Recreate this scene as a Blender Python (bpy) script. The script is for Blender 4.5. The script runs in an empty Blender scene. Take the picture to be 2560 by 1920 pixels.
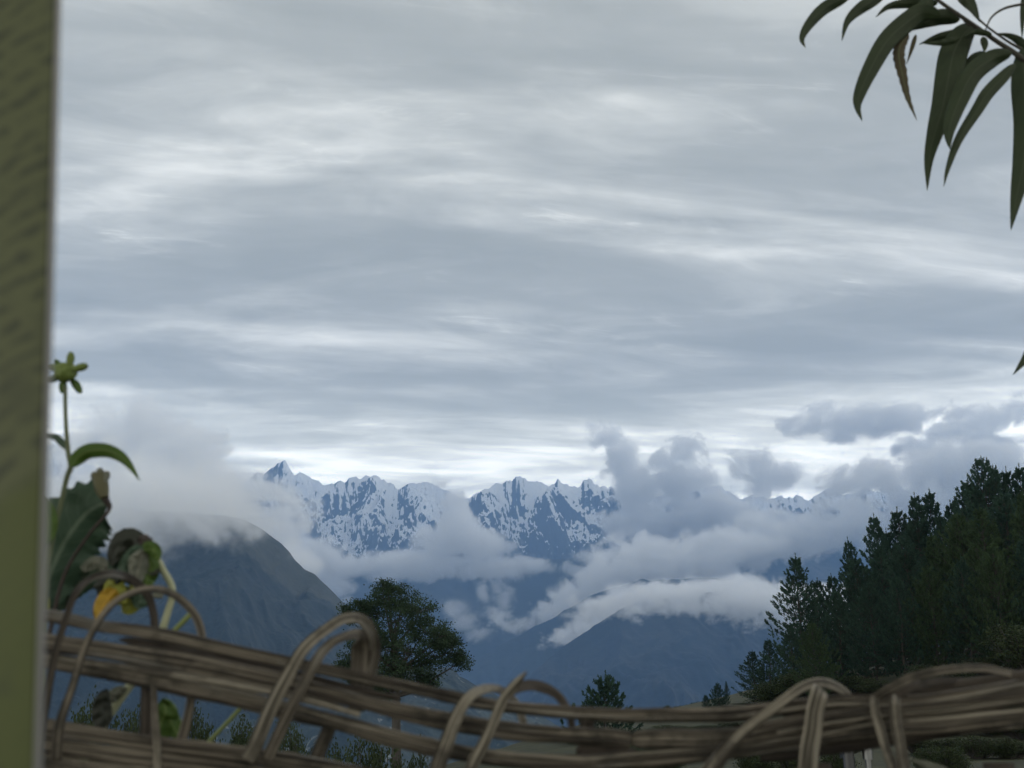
import bpy, bmesh, math, random
import numpy as np
from mathutils import Vector, Matrix

# ------------------------------------------------------------------ camera, sky, sun, exposure
sc = bpy.context.scene
RES_F = 2745.0                       # focal length in photo pixels (photo 2560 x 1920)
PITCH = math.radians(17.0)
CAM_Z = 1.5
cam_data = bpy.data.cameras.new('camera')
cam = bpy.data.objects.new('camera', cam_data)
sc.collection.objects.link(cam)
cam.location = (0, 0, CAM_Z)
cam.rotation_euler = (math.radians(90) + PITCH, 0, 0)
cam_data.sensor_width = 36.0
cam_data.lens = 36.0 * RES_F / 2560.0
cam_data.clip_start = 0.05
cam_data.clip_end = 120000
cam_data.dof.use_dof = True
cam_data.dof.focus_distance = 900.0
cam_data.dof.aperture_fstop = 10.0
sc.camera = cam

sc.view_settings.view_transform = 'Standard'
sc.view_settings.look = 'None'
sc.view_settings.exposure = 0.04
sc.view_settings.gamma = 1.0
sc.cycles.volume_bounces = 7
sc.cycles.max_bounces = 8
sc.cycles.transparent_max_bounces = 16
sc.cycles.use_denoising = True
sc.cycles.volume_step_rate = 4.0

SUN_EL, SUN_AZ = math.radians(38), math.radians(35)   # azimuth from +Y towards +X


class NT:
    """small node-tree writer"""
    def __init__(s, tree):
        s.t = tree
        tree.nodes.clear()

    def n(s, kind, **kw):
        nd = s.t.nodes.new(kind)
        for k, v in kw.items():
            if k == 'inp':
                for kk, vv in v.items():
                    if hasattr(vv, 'is_output') or isinstance(vv, bpy.types.NodeSocket):
                        s.t.links.new(vv, nd.inputs[kk])
                    else:
                        nd.inputs[kk].default_value = vv
            else:
                setattr(nd, k, v)
        return nd

    def math(s, op, a, b=None, c=None, clamp=False):
        nd = s.t.nodes.new('ShaderNodeMath')
        nd.operation = op
        nd.use_clamp = clamp
        for i, v in enumerate((a, b, c)):
            if v is None:
                continue
            if isinstance(v, bpy.types.NodeSocket):
                s.t.links.new(v, nd.inputs[i])
            else:
                nd.inputs[i].default_value = v
        return nd.outputs[0]

    def noise(s, vec, scale, detail=4, rough=0.5, dist=0.0, lac=2.0):
        nd = s.n('ShaderNodeTexNoise', inp={'Vector': vec, 'Scale': scale, 'Detail': detail,
                                            'Roughness': rough, 'Distortion': dist, 'Lacunarity': lac})
        return nd.outputs['Fac']

    def ramp(s, fac, stops, interp='LINEAR'):
        nd = s.n('ShaderNodeValToRGB', inp={'Fac': fac})
        cr = nd.color_ramp
        cr.interpolation = interp
        while len(cr.elements) < len(stops):
            cr.elements.new(0.5)
        for e, (p, c) in zip(cr.elements, stops):
            e.position = p
            e.color = (c[0], c[1], c[2], 1) if len(c) == 3 else c
        return nd.outputs['Color']

    def maprange(s, v, a, b, c=0.0, d=1.0, smooth=True):
        nd = s.n('ShaderNodeMapRange', interpolation_type='SMOOTHSTEP' if smooth else 'LINEAR',
                 inp={'Value': v, 'From Min': a, 'From Max': b, 'To Min': c, 'To Max': d})
        return nd.outputs['Result']

    def mix(s, fac, a, b, mode='MIX'):
        nd = s.t.nodes.new('ShaderNodeMix')
        nd.data_type = 'RGBA'
        nd.blend_type = mode
        for i, v in ((0, fac), (6, a), (7, b)):
            if isinstance(v, bpy.types.NodeSocket):
                s.t.links.new(v, nd.inputs[i])
            else:
                nd.inputs[i].default_value = v if i == 0 else (v[0], v[1], v[2], 1)
        return nd.outputs[2]


def build_world():
    w = bpy.data.worlds.new('World')
    sc.world = w
    w.use_nodes = True
    T = NT(w.node_tree)
    geo = T.n('ShaderNodeTexCoord').outputs['Generated']
    nrm = T.n('ShaderNodeVectorMath', operation='NORMALIZE', inp={0: geo}).outputs[0]
    sep = T.n('ShaderNodeSeparateXYZ', inp={0: nrm})
    x, y, z = sep.outputs
    # the cloud deck: the view direction meets a flat layer overhead
    zz = T.math('ADD', T.math('MAXIMUM', z, 0.0), 0.10)
    u = T.math('DIVIDE', x, zz)
    v = T.math('DIVIDE', y, zz)
    def uv(su, sv, sh=0.0, off=0.0):
        uu = T.math('MULTIPLY', T.math('ADD', u, T.math('MULTIPLY', v, sh)), su)
        vv = T.math('MULTIPLY', T.math('ADD', v, T.math('MULTIPLY', u, -sh * 0.5)), sv)
        return T.n('ShaderNodeCombineXYZ', inp={0: uu, 1: vv, 2: off}).outputs[0]
    broad = T.noise(uv(0.8, 2.9, 0.12, 3.1), 1.0, 4, 0.5, 0.5)
    mid = T.noise(uv(1.7, 4.6, 0.24, 7.7), 1.0, 7, 0.56, 1.0)
    fine = T.noise(uv(5.0, 10.0, 0.5, 1.3), 1.0, 8, 0.6, 0.9)
    s = T.math('MULTIPLY', T.math('SUBTRACT', broad, 0.5), 1.8)
    s = T.math('ADD', s, T.math('MULTIPLY', T.math('SUBTRACT', mid, 0.5), 1.1))
    s = T.math('ADD', s, T.math('MULTIPLY', T.math('SUBTRACT', fine, 0.5), 0.35))
    # thinner, brighter cloud low towards the far side and to the right
    hor = T.maprange(z, 0.15, 0.34, 1.0, 0.0)
    right = T.maprange(x, -0.1, 0.5, 0.0, 1.0)
    top = T.maprange(z, 0.42, 0.62, 0.0, 1.0)
    s = T.math('ADD', s, T.math('MULTIPLY', hor, 0.55))
    s = T.math('ADD', s, T.math('MULTIPLY', T.math('MULTIPLY', right, top), 0.40))
    s = T.math('ADD', s, T.math('MULTIPLY', top, 0.05))
    lum = T.math('ADD', s, 0.22, clamp=True)
    # small bright breaks
    brk = T.noise(uv(2.8, 10.5, 0.45, 11.0), 1.0, 7, 0.66, 0.8)
    brk = T.math('MULTIPLY', T.maprange(brk, 0.56, 0.78, 0.0, 1.0), 0.28)
    lum = T.math('ADD', lum, T.math('MULTIPLY', brk, T.maprange(z, 0.22, 0.34, 0.3, 1.0)))
    col = T.ramp(lum, [(0.0, (0.325, 0.322, 0.266)), (0.25, (0.382, 0.377, 0.318)), (0.5, (0.53, 0.522, 0.452)),
                       (0.75, (0.80, 0.785, 0.700)), (1.0, (1.07, 1.03, 0.90))])
    cloud = T.n('ShaderNodeVectorMath', operation='SCALE', inp={0: col, 'Scale': 12.5}).outputs[0]
    sky = T.n('ShaderNodeTexSky')
    sky.sky_type = 'NISHITA'
    sky.sun_disc = False
    sky.sun_elevation = SUN_EL
    sky.sun_rotation = SUN_AZ
    low = T.maprange(z, 0.215, 0.315, 1.0, 0.0)
    cloud = T.n('ShaderNodeVectorMath', operation='SCALE', inp={0: cloud, 'Scale': T.math('ADD', 1.12, T.math('MULTIPLY', low, 1.15))}).outputs[0]
    cover = T.maprange(lum, 1.0, 1.5, 0.97, 0.80)
    c = T.mix(cover, sky.outputs[0], cloud)
    bg = T.n('ShaderNodeBackground', inp={'Color': c, 'Strength': 0.10})
    T.n('ShaderNodeOutputWorld', inp={'Surface': bg.outputs[0]})


build_world()
sun_d = bpy.data.lights.new('sun', 'SUN')
sun_d.energy = 0.9
sun_d.angle = math.radians(20)
sun_d.color = (1.0, 0.97, 0.92)
sun = bpy.data.objects.new('sun', sun_d)
sc.collection.objects.link(sun)
sun.rotation_euler = Vector((math.sin(SUN_AZ) * math.cos(SUN_EL), math.cos(SUN_AZ) * math.cos(SUN_EL),
                             math.sin(SUN_EL))).to_track_quat('Z', 'Y').to_euler()

# ------------------------------------------------------------------ helpers
random.seed(7)
RNG = np.random.default_rng(7)
CP, SP = math.cos(PITCH), math.sin(PITCH)


def at(px, py, Y):
    """the world point that a photo pixel shows at forward distance Y"""
    u = (px - 1280.0) / RES_F
    w = (960.0 - py) / RES_F
    d = Vector((u, CP - w * SP, SP + w * CP))
    k = Y / d.y
    return Vector((d.x * k, Y, CAM_Z + d.z * k))


def pxm(n, Y):
    return n * Y / RES_F


def tag(o, label=None, cat=None, group=None, kind=None):
    if label:
        o['label'] = label
    if cat:
        o['category'] = cat
    if group:
        o['group'] = group
    if kind:
        o['kind'] = kind
    return o


def empty(name, loc=(0, 0, 0)):
    o = bpy.data.objects.new(name, None)
    o.empty_display_size = 0.1
    sc.collection.objects.link(o)
    o.location = loc
    return o


def mesh_obj(name, verts, faces, mat, parent=None, smooth=True, colors=None):
    me = bpy.data.meshes.new(name)
    verts = np.asarray(verts, dtype=np.float32)
    if isinstance(faces, np.ndarray):
        k = faces.shape[1]
        me.vertices.add(len(verts))
        me.vertices.foreach_set('co', verts.ravel())
        me.loops.add(faces.size)
        me.loops.foreach_set('vertex_index', faces.ravel().astype(np.int32))
        me.polygons.add(len(faces))
        me.polygons.foreach_set('loop_start', np.arange(0, faces.size, k, dtype=np.int32))
        me.update(calc_edges=True)
    else:
        me.from_pydata([tuple(v) for v in verts], [], faces)
        me.update()
    me.validate()
    if smooth:
        me.polygons.foreach_set('use_smooth', np.ones(len(me.polygons), dtype=bool))
    if colors is not None:
        a = me.attributes.new('tint', 'FLOAT', 'POINT')
        a.data.foreach_set('value', np.asarray(colors, dtype=np.float32))
    me.materials.append(mat)
    o = bpy.data.objects.new(name, me)
    sc.collection.objects.link(o)
    if parent is not None:
        o.parent = parent
        o.matrix_parent_inverse = Matrix.Translation(parent.location).inverted()
    return o


# gradient noise in numpy
_P = np.random.default_rng(3).permutation(256)
_P = np.concatenate([_P, _P, _P])
_G3 = np.random.default_rng(4).normal(size=(256, 3))
_G3 /= np.linalg.norm(_G3, axis=1)[:, None]


def pnoise(x, y, z=None):
    x = np.asarray(x, dtype=np.float64)
    y = np.asarray(y, dtype=np.float64)
    z = np.zeros_like(x) + (0.37 if z is None else z)
    xi, yi, zi = np.floor(x).astype(int), np.floor(y).astype(int), np.floor(z).astype(int)
    xf, yf, zf = x - xi, y - yi, z - zi
    xi &= 255; yi &= 255; zi &= 255
    f = lambda t: t * t * t * (t * (t * 6 - 15) + 10)
    u, v, w = f(xf), f(yf), f(zf)
    def g(dx, dy, dz):
        h = _P[_P[_P[(xi + dx) & 255] + ((yi + dy) & 255)] + ((zi + dz) & 255)]
        gr = _G3[h]
        return gr[..., 0] * (xf - dx) + gr[..., 1] * (yf - dy) + gr[..., 2] * (zf - dz)
    l = lambda a, b, t: a + (b - a) * t
    return l(l(l(g(0, 0, 0), g(1, 0, 0), u), l(g(0, 1, 0), g(1, 1, 0), u), v),
             l(l(g(0, 0, 1), g(1, 0, 1), u), l(g(0, 1, 1), g(1, 1, 1), u), v), w)


def fbm(x, y, z=None, oct=5, gain=0.5):
    s, a, f = 0, 1.0, 1.0
    for i in range(oct):
        s = s + a * pnoise(x * f + i * 17.3, y * f - i * 9.1, None if z is None else z * f + i * 5.7)
        a *= gain
        f *= 2.03
    return s


def ridged(x, y, oct=6, gain=0.5):
    s, a, f, w = 0, 1.0, 1.0, 1.0
    for i in range(oct):
        n = 1.0 - np.abs(pnoise(x * f + i * 31.7, y * f + i * 13.9)) * 1.9
        n = np.clip(n, 0, 1) ** 2
        s = s + a * n * w
        w = np.clip(n * 1.6, 0, 1)
        a *= gain
        f *= 2.07
    return s


def new_mat(name):
    m = bpy.data.materials.new(name)
    m.use_nodes = True
    return m, NT(m.node_tree)


def principled(T, color, rough=0.8, bump=None, bump_dist=0.01, bump_str=0.5, spec=0.3, **kw):
    inp = {'Base Color': color if isinstance(color, bpy.types.NodeSocket) else (*color, 1), 'Roughness': rough,
           'Specular IOR Level': spec}
    inp.update(kw)
    if bump is not None:
        b = T.n('ShaderNodeBump', inp={'Height': bump, 'Distance': bump_dist, 'Strength': bump_str})
        inp['Normal'] = b.outputs[0]
    p = T.n('ShaderNodeBsdfPrincipled', inp=inp)
    T.n('ShaderNodeOutputMaterial', inp={'Surface': p.outputs[0]})
    return p
# ------------------------------------------------------------------ mountains and land (the setting)
def mat_snowrock():
    m, T = new_mat('snow_and_rock')
    g = T.n('ShaderNodeNewGeometry')
    pos = g.outputs['Position']
    nrm = T.n('ShaderNodeSeparateXYZ', inp={0: g.outputs['Normal']})
    nz = T.math('ADD', nrm.outputs[2], T.math('MULTIPLY', nrm.outputs[0], 0.16))
    sp = T.n('ShaderNodeSeparateXYZ', inp={0: pos})
    fall = T.n('ShaderNodeVectorMath', operation='MULTIPLY', inp={0: pos, 1: (1.0, 0.6, 0.45)}).outputs[0]
    n1 = T.noise(fall, 0.0026, 4, 0.55, 0.8)
    n2 = T.noise(fall, 0.011, 6, 0.62, 0.9)
    n3 = T.noise(pos, 0.0007, 3, 0.5)
    # snow lies where the ground is flatter and higher
    alt = T.math('ADD', T.math('ADD', sp.outputs[2], T.maprange(sp.outputs[0], -1500.0, 300.0, 450.0, 0.0)), T.math('MULTIPLY', T.math('SUBTRACT', n3, 0.5), 1500.0))
    a = T.maprange(alt, 2500.0, 3500.0, 0.0, 1.0)
    k = T.math('ADD', T.math('MULTIPLY', nz, 4.6), T.math('MULTIPLY', n2, 1.3))
    k = T.math('ADD', k, T.math('MULTIPLY', n1, 1.2))
    k = T.math('ADD', k, T.math('MULTIPLY', T.math('SUBTRACT', a, 1.0), 0.9))
    snow = T.math('MULTIPLY', T.maprange(k, 3.24, 3.50), T.maprange(a, 0.02, 0.2))
    rock = T.mix(n2, (0.022, 0.025, 0.03), (0.075, 0.08, 0.085))
    col = T.mix(snow, rock, (0.90, 0.92, 0.95))
    principled(T, col, 0.8, bump=n2, bump_dist=70.0, bump_str=0.9)
    return m


def mat_slope(name, forest, grass, lo=0.45, hi=0.6, scale=0.0012, fine=0.02, patch=None, patch_th=0.62):
    m, T = new_mat(name)
    pos = T.n('ShaderNodeNewGeometry').outputs['Position']
    n1 = T.noise(pos, scale, 6, 0.6, 0.4)
    n2 = T.noise(pos, fine, 5, 0.7)
    f = T.maprange(T.math('ADD', n1, T.math('MULTIPLY', T.math('SUBTRACT', n2, 0.5), 0.25)), lo, hi)
    c = T.mix(f, forest, grass)
    c = T.mix(T.math('MULTIPLY', n2, 0.75), c, tuple(x * 0.35 for x in forest))
    if patch:
        n3 = T.noise(pos, scale * 5, 6, 0.65, 0.8)
        c = T.mix(T.maprange(n3, patch_th, patch_th + 0.05), c, patch)
    principled(T, c, 0.95, bump=n2, bump_dist=0.25 / fine, bump_str=0.6)
    return m


def mat_left_mountain():
    m, T = new_mat('forest_and_bare_slope')
    pos = T.n('ShaderNodeNewGeometry').outputs['Position']
    at_ = T.n('ShaderNodeAttribute', attribute_name='tint').outputs['Fac']
    n1 = T.noise(pos, 0.003, 6, 0.65, 0.5)
    n2 = T.noise(pos, 0.02, 5, 0.7)
    f = T.math('ADD', at_, T.math('MULTIPLY', T.math('SUBTRACT', n1, 0.5), 0.9))
    f = T.maprange(T.math('ADD', f, T.math('MULTIPLY', T.math('SUBTRACT', n2, 0.5), 0.9)), 0.30, 0.85)
    forest = T.mix(n2, (0.004, 0.009, 0.011), (0.018, 0.030, 0.030))
    bare = T.mix(T.noise(pos, 0.012, 6, 0.7, 0.3), (0.022, 0.028, 0.026), (0.064, 0.070, 0.056))
    principled(T, T.mix(f, forest, bare), 0.95, bump=n2, bump_dist=14.0, bump_str=0.7)
    return m


def range_field(name, prof, Yc, front, back, base_z, mat, nx, ny, nb=12, amp=0.0, wave=1500.0, stretch=2.0, p=1.2,
                crest_amp=0.0, tint_fn=None, seed=0.0, oct=7, gain=0.5):
    """a mountain as a height field: its crest keeps the given skyline, spurs run towards the valley"""
    pts = [at(a, b, Yc) for a, b in prof]
    xs = np.array([q.x for q in pts]); zs = np.array([q.z for q in pts])
    X0 = np.linspace(xs[0], xs[-1], nx)
    hc = np.interp(X0, xs, zs)
    if crest_amp:
        hc = hc + crest_amp * fbm(X0 / 160.0 + seed, X0 * 0 + seed, oct=5, gain=0.6)
    tf = np.linspace(1, 0, ny) ** 1.15
    tb = np.linspace(0, 1, nb)[1:]
    rows = []
    for t in tf:
        rows.append((Yc - t * front, t))
    for t in tb:
        rows.append((Yc + t * back, t * 0.8))
    Yr = np.array([r[0] for r in rows])[:, None]
    t = np.array([r[1] for r in rows])[:, None]
    X = X0[None, :] * (1 + (Yr - Yc) / Yc * 0.35)
    Y = Yr + X * 0
    prof_t = (1 - t) ** p
    # small teeth of the crest fade out down the face instead of running on as curtains
    kw = max(3, int(nx / 60)) | 1
    hs = np.convolve(np.pad(hc, kw // 2, mode='edge'), np.ones(kw) / kw, mode='valid')
    hrow = hs[None, :] + (hc - hs)[None, :] * np.exp(-t * 14)
    Z = base_z + (hrow - base_z) * prof_t
    wx = X / wave + 0.35 * fbm(X / wave * 0.7 + seed, Y / wave * 0.7, oct=3)
    wy = Y / (wave * stretch) + 0.25 * fbm(X / wave * 0.7 + 40 + seed, Y / wave * 0.7, oct=3)
    R = ridged(wx + seed, wy + seed, oct, gain)
    wgt = np.clip(t * 16, 0, 1) * np.clip((1 - t) * 3, 0, 1)
    R0 = ridged(wx[ny - 1:ny] + seed, wy[ny - 1:ny] + seed, oct)
    Z = Z + amp * ((R - 1.15) * wgt) * np.clip(0.35 + t * 1.4, 0, 1.1)
    # never rise above the skyline line of sight
    el = (hc - CAM_Z) / Yc
    lim = CAM_Z + el[None, :] * Y - 4
    mask = (np.arange(len(Yr)) < ny - 1)[:, None]
    Z = np.where(mask & (Z > lim), lim - (Z - lim) * 0.15, Z)
    n = len(rows)
    V = np.stack([X, Y, Z], -1).reshape(-1, 3)
    i = np.arange(n - 1)[:, None] * nx + np.arange(nx - 1)[None, :]
    i = i.ravel()
    F = np.stack([i, i + 1, i + nx + 1, i + nx], -1)
    col = None
    if tint_fn is not None:
        col = tint_fn(X, Y, Z, t).ravel()
    o = mesh_obj(name, V, F, mat, colors=col)
    tag(o, kind='structure')
    return o


sky_profile = [(-500, 1230), (-200, 1180), (60, 1120), (110, 1111), (150, 1116), (190, 1137), (260, 1180), (420, 1230), (560, 1225), (600, 1210),
               (619, 1197), (645, 1181), (659, 1188), (672, 1176), (684, 1167), (690, 1158), (697, 1153), (703, 1156), (713, 1150), (719, 1160), (722, 1168), (731, 1184),
               (738, 1186), (750, 1180), (757, 1183), (764, 1189), (775, 1191), (786, 1198), (807, 1209), (825, 1208), (835, 1209), (847, 1204), (862, 1207), (872, 1197),
               (880, 1195), (889, 1191), (901, 1197), (909, 1193), (916, 1192), (925, 1196), (934, 1189), (944, 1190), (952, 1195), (960, 1198), (967, 1207), (976, 1209), (985, 1214),
               (995, 1225), (1006, 1221), (1021, 1209), (1035, 1205), (1050, 1210), (1080, 1206), (1110, 1222), (1150, 1240), (1172, 1249),
               (1201, 1228), (1225, 1222), (1240, 1210), (1255, 1209), (1268, 1201), (1280, 1199), (1288, 1192), (1302, 1191), (1310, 1199), (1317, 1203), (1335, 1203), (1350, 1206), (1371, 1213),
               (1384, 1212), (1389, 1206), (1395, 1197), (1401, 1205), (1406, 1212), (1425, 1217), (1445, 1219), (1452, 1208), (1460, 1202), (1472, 1197), (1480, 1203), (1487, 1211),
               (1494, 1209), (1501, 1217), (1510, 1214), (1519, 1222), (1528, 1213), (1534, 1224), (1541, 1236), (1556, 1252), (1575, 1262), (1606, 1242), (1628, 1248),
               (1653, 1239), (1720, 1226), (1787, 1216), (1805, 1218), (1815, 1228), (1823, 1231), (1840, 1240), (1856, 1250), (1866, 1246), (1876, 1240), (1900, 1242), (1940, 1246),
               (1952, 1240), (1962, 1246), (1973, 1240), (1982, 1242), (1991, 1233), (2002, 1240), (2020, 1250), (2042, 1234), (2056, 1228), (2071, 1218), (2085, 1226),
               (2107, 1238), (2160, 1225), (2300, 1230), (2500, 1200), (2900, 1230)]
range_field('snowy_mountain_range', sky_profile, 20000, 6500, 2500, -300, mat_snowrock(), 2100, 430, amp=980, wave=1050,
            stretch=1.7, p=1.35, seed=2.3, crest_amp=62, oct=8, gain=0.54)

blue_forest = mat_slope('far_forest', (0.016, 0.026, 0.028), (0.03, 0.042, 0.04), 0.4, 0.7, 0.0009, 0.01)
mid_profile = [(-400, 1330), (300, 1340), (700, 1370), (860, 1400), (1100, 1420), (1300, 1400), (1600, 1390), (1900, 1370), (2300, 1380), (2900, 1350)]
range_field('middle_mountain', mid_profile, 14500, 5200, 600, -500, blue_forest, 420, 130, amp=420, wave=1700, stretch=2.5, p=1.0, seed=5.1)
spur1 = [(900, 1830), (1100, 1700), (1240, 1620), (1302, 1586), (1353, 1559), (1380, 1548), (1404, 1530), (1425, 1522), (1469, 1492), (1520, 1472), (1600, 1450), (1750, 1445),
         (2000, 1450), (2400, 1440), (2900, 1440)]
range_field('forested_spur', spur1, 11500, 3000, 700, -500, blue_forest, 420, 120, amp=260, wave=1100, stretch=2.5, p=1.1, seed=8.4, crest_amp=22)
spur2 = [(1180, 1840), (1330, 1680), (1400, 1622), (1440, 1593), (1470, 1575), (1498, 1553), (1530, 1536), (1559, 1517), (1620, 1500), (1679, 1492), (1760, 1480), (1900, 1490),
         (2300, 1480), (2900, 1470)]
range_field('near_forested_spur', spur2, 9500, 3500, 700, -500,
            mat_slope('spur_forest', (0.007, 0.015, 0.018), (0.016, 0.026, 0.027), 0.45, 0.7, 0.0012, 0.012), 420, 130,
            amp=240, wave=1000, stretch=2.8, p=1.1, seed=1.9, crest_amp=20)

left_profile = [(-700, 1290), (-300, 1270), (0, 1275), (150, 1270), (300, 1275), (450, 1280), (560, 1288), (600, 1296), (623, 1305), (645, 1315), (665, 1330), (681, 1342),
                (702, 1356), (722, 1378), (739, 1402), (760, 1424), (775, 1430), (789, 1437), (800, 1449), (818, 1467), (840, 1489), (858, 1507), (872, 1528),
                (900, 1556), (950, 1600), (1010, 1650), (1100, 1720), (1250, 1830), (1400, 1930)]


def left_tint(X, Y, Z, t):
    # bare grass slope under the right-hand crest
    q0 = at(650, 1315, 4700); q1 = at(872, 1528, 4700)
    k = (X - q0.x) / (q1.x - q0.x)
    wdt = 0.10 + 0.05 * np.sin(k * 3.0)
    f = np.clip(1.0 - t / np.clip(0.17 - 0.12 * k, 0.03, 1), 0, 1)
    side = np.clip((k + 0.25) * 4, 0, 1) * np.clip((1.5 - k) * 3, 0, 1)
    return np.clip(f * 2.2, 0, 1) * side


range_field('left_mountain', left_profile, 4700, 2500, 800, -420, mat_left_mountain(), 800, 280, amp=110, wave=420,
            stretch=2.2, p=1.12, seed=3.3, tint_fn=left_tint, crest_amp=9)

valley_profile = [(500, 1790), (700, 1720), (850, 1675), (950, 1655), (1020, 1662), (1085, 1668), (1118, 1668), (1135, 1674), (1148, 1693), (1167, 1701), (1195, 1718), (1230, 1733), (1260, 1748),
                  (1310, 1772), (1370, 1800), (1430, 1835), (1500, 1868), (1600, 1900), (1750, 1950)]
range_field('valley_slope', valley_profile, 3600, 1900, 400, -450,
            mat_slope('valley_side', (0.012, 0.022, 0.018), (0.06, 0.075, 0.06), 0.40, 0.62, 0.0045, 0.03, patch=(0.16, 0.17, 0.16), patch_th=0.60),
            420, 200, amp=110, wave=350, stretch=1.8, p=1.15, seed=6.6, crest_amp=6)


def ground_z(x, y):
    x = np.asarray(x, float); y = np.asarray(y, float)
    brow = 0.15 * y - 3.0
    left = np.clip(brow - x, 0, None)                      # distance past the brow, towards the valley
    drop = np.where(left < 25, 0.012 * left ** 2, 0.012 * 625 + (left - 25) * 0.6)
    right = np.clip(x - 0.11 * y - 4, 0, None)
    far = np.clip(y - 45, 0, None)
    rise = 0.021 * np.minimum(far, 140) + np.minimum(right, 160) * np.clip((y - 40) / 60, 0, 1) * 0.22
    beyond = np.clip(y - 230, 0, None)
    z = rise - drop - 0.35 * beyond + 0.25 * fbm(x / 9.0, y / 9.0, oct=4) * np.clip(y / 20, 0, 1)
    return np.maximum(z, -460.0 + 4 * fbm(x / 300, y / 300, oct=3))


def build_ground():
    gx = np.sign(np.linspace(-1, 1, 341)) * np.abs(np.linspace(-1, 1, 341)) ** 3.2 * 16000
    gy = -300 + np.linspace(0, 1, 380) ** 3.6 * 30000
    X, Y = np.meshgrid(gx + 20, gy)
    Z = ground_z(X, Y)
    V = np.stack([X, Y, Z], -1).reshape(-1, 3)
    nx = len(gx)
    i = (np.arange(len(gy) - 1)[:, None] * nx + np.arange(nx - 1)[None, :]).ravel()
    F = np.stack([i, i + 1, i + nx + 1, i + nx], -1)
    m, T = new_mat('rough_grass_ground')
    pos = T.n('ShaderNodeNewGeometry').outputs['Position']
    n1 = T.noise(pos, 0.5, 5, 0.6)
    n2 = T.noise(pos, 14.0, 5, 0.7)
    c = T.mix(T.maprange(n1, 0.38, 0.62), (0.016, 0.024, 0.009), (0.042, 0.050, 0.018))
    c = T.mix(T.math('MULTIPLY', n2, 0.8), c, (0.02, 0.02, 0.012))
    principled(T, c, 0.95, bump=n2, bump_dist=0.06, bump_str=0.8)
    tag(mesh_obj('ground', V, F, m), kind='structure')


build_ground()
# ------------------------------------------------------------------ trees and shrubs
def mat_foliage(name, dark, light, scale=0.6):
    m, T = new_mat(name)
    pos = T.n('ShaderNodeNewGeometry').outputs['Position']
    tint = T.n('ShaderNodeAttribute', attribute_name='tint').outputs['Fac']
    n = T.noise(pos, scale, 3, 0.6)
    f = T.math('ADD', T.math('MULTIPLY', tint, 0.6), T.math('MULTIPLY', n, 0.5))
    c = T.mix(f, dark, light)
    p = T.n('ShaderNodeBsdfPrincipled', inp={'Base Color': c, 'Roughness': 0.7, 'Specular IOR Level': 0.15})
    tr = T.n('ShaderNodeBsdfTranslucent', inp={'Color': c})
    mx = T.n('ShaderNodeMixShader', inp={0: 0.18, 1: p.outputs[0], 2: tr.outputs[0]})
    T.n('ShaderNodeOutputMaterial', inp={'Surface': mx.outputs[0]})
    return m


def mat_bark(name, a, b, scale=6.0):
    m, T = new_mat(name)
    pos = T.n('ShaderNodeTexCoord').outputs['Object']
    st = T.n('ShaderNodeVectorMath', operation='MULTIPLY', inp={0: pos, 1: (1, 1, 0.25)}).outputs[0]
    n = T.noise(st, scale, 6, 0.7)
    principled(T, T.mix(n, a, b), 0.95, bump=n, bump_dist=0.03, bump_str=0.8)
    return m


BARK = mat_bark('pine_bark', (0.018, 0.017, 0.016), (0.075, 0.07, 0.066))
PINE = mat_foliage('pine_needles', (0.009, 0.022, 0.018), (0.050, 0.096, 0.070))
PINE_YELLOW = mat_foliage('yellowish_pine_needles', (0.012, 0.026, 0.014), (0.064, 0.104, 0.050))
LEAFY = mat_foliage('broad_leaves', (0.008, 0.018, 0.012), (0.040, 0.070, 0.038))
SHRUB = mat_foliage('shrub_leaves', (0.010, 0.020, 0.010), (0.045, 0.062, 0.026), 2.0)


class Geo:
    def __init__(s):
        s.v, s.f, s.t, s.n = [], [], [], 0

    def add(s, V, F, tint=None):
        V = np.asarray(V, float).reshape(-1, 3)
        F = np.asarray(F, int)
        s.v.append(V); s.f.append(F + s.n); s.n += len(V)
        s.t.append(np.full(len(V), 0.5) if tint is None else np.broadcast_to(np.asarray(tint, float), (len(V),)))

    def build(s, name, mat, parent=None, smooth=True):
        return mesh_obj(name, np.concatenate(s.v), np.concatenate(s.f), mat, parent, smooth, np.concatenate(s.t))


def frames(P):
    """tangent, side and up vectors along a polyline, without twisting"""
    P = np.asarray(P, float)
    t = np.gradient(P, axis=0)
    t /= np.linalg.norm(t, axis=1)[:, None] + 1e-12
    ref = np.array([0, 0, 1.0]) if abs(t[0][2]) < 0.9 else np.array([0, 1.0, 0])
    S, U = [], []
    u = ref
    for k in range(len(P)):
        sd = np.cross(t[k], u); sd /= np.linalg.norm(sd) + 1e-12
        u = np.cross(sd, t[k])
        S.append(sd); U.append(u)
    return t, np.array(S), np.array(U)


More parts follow.
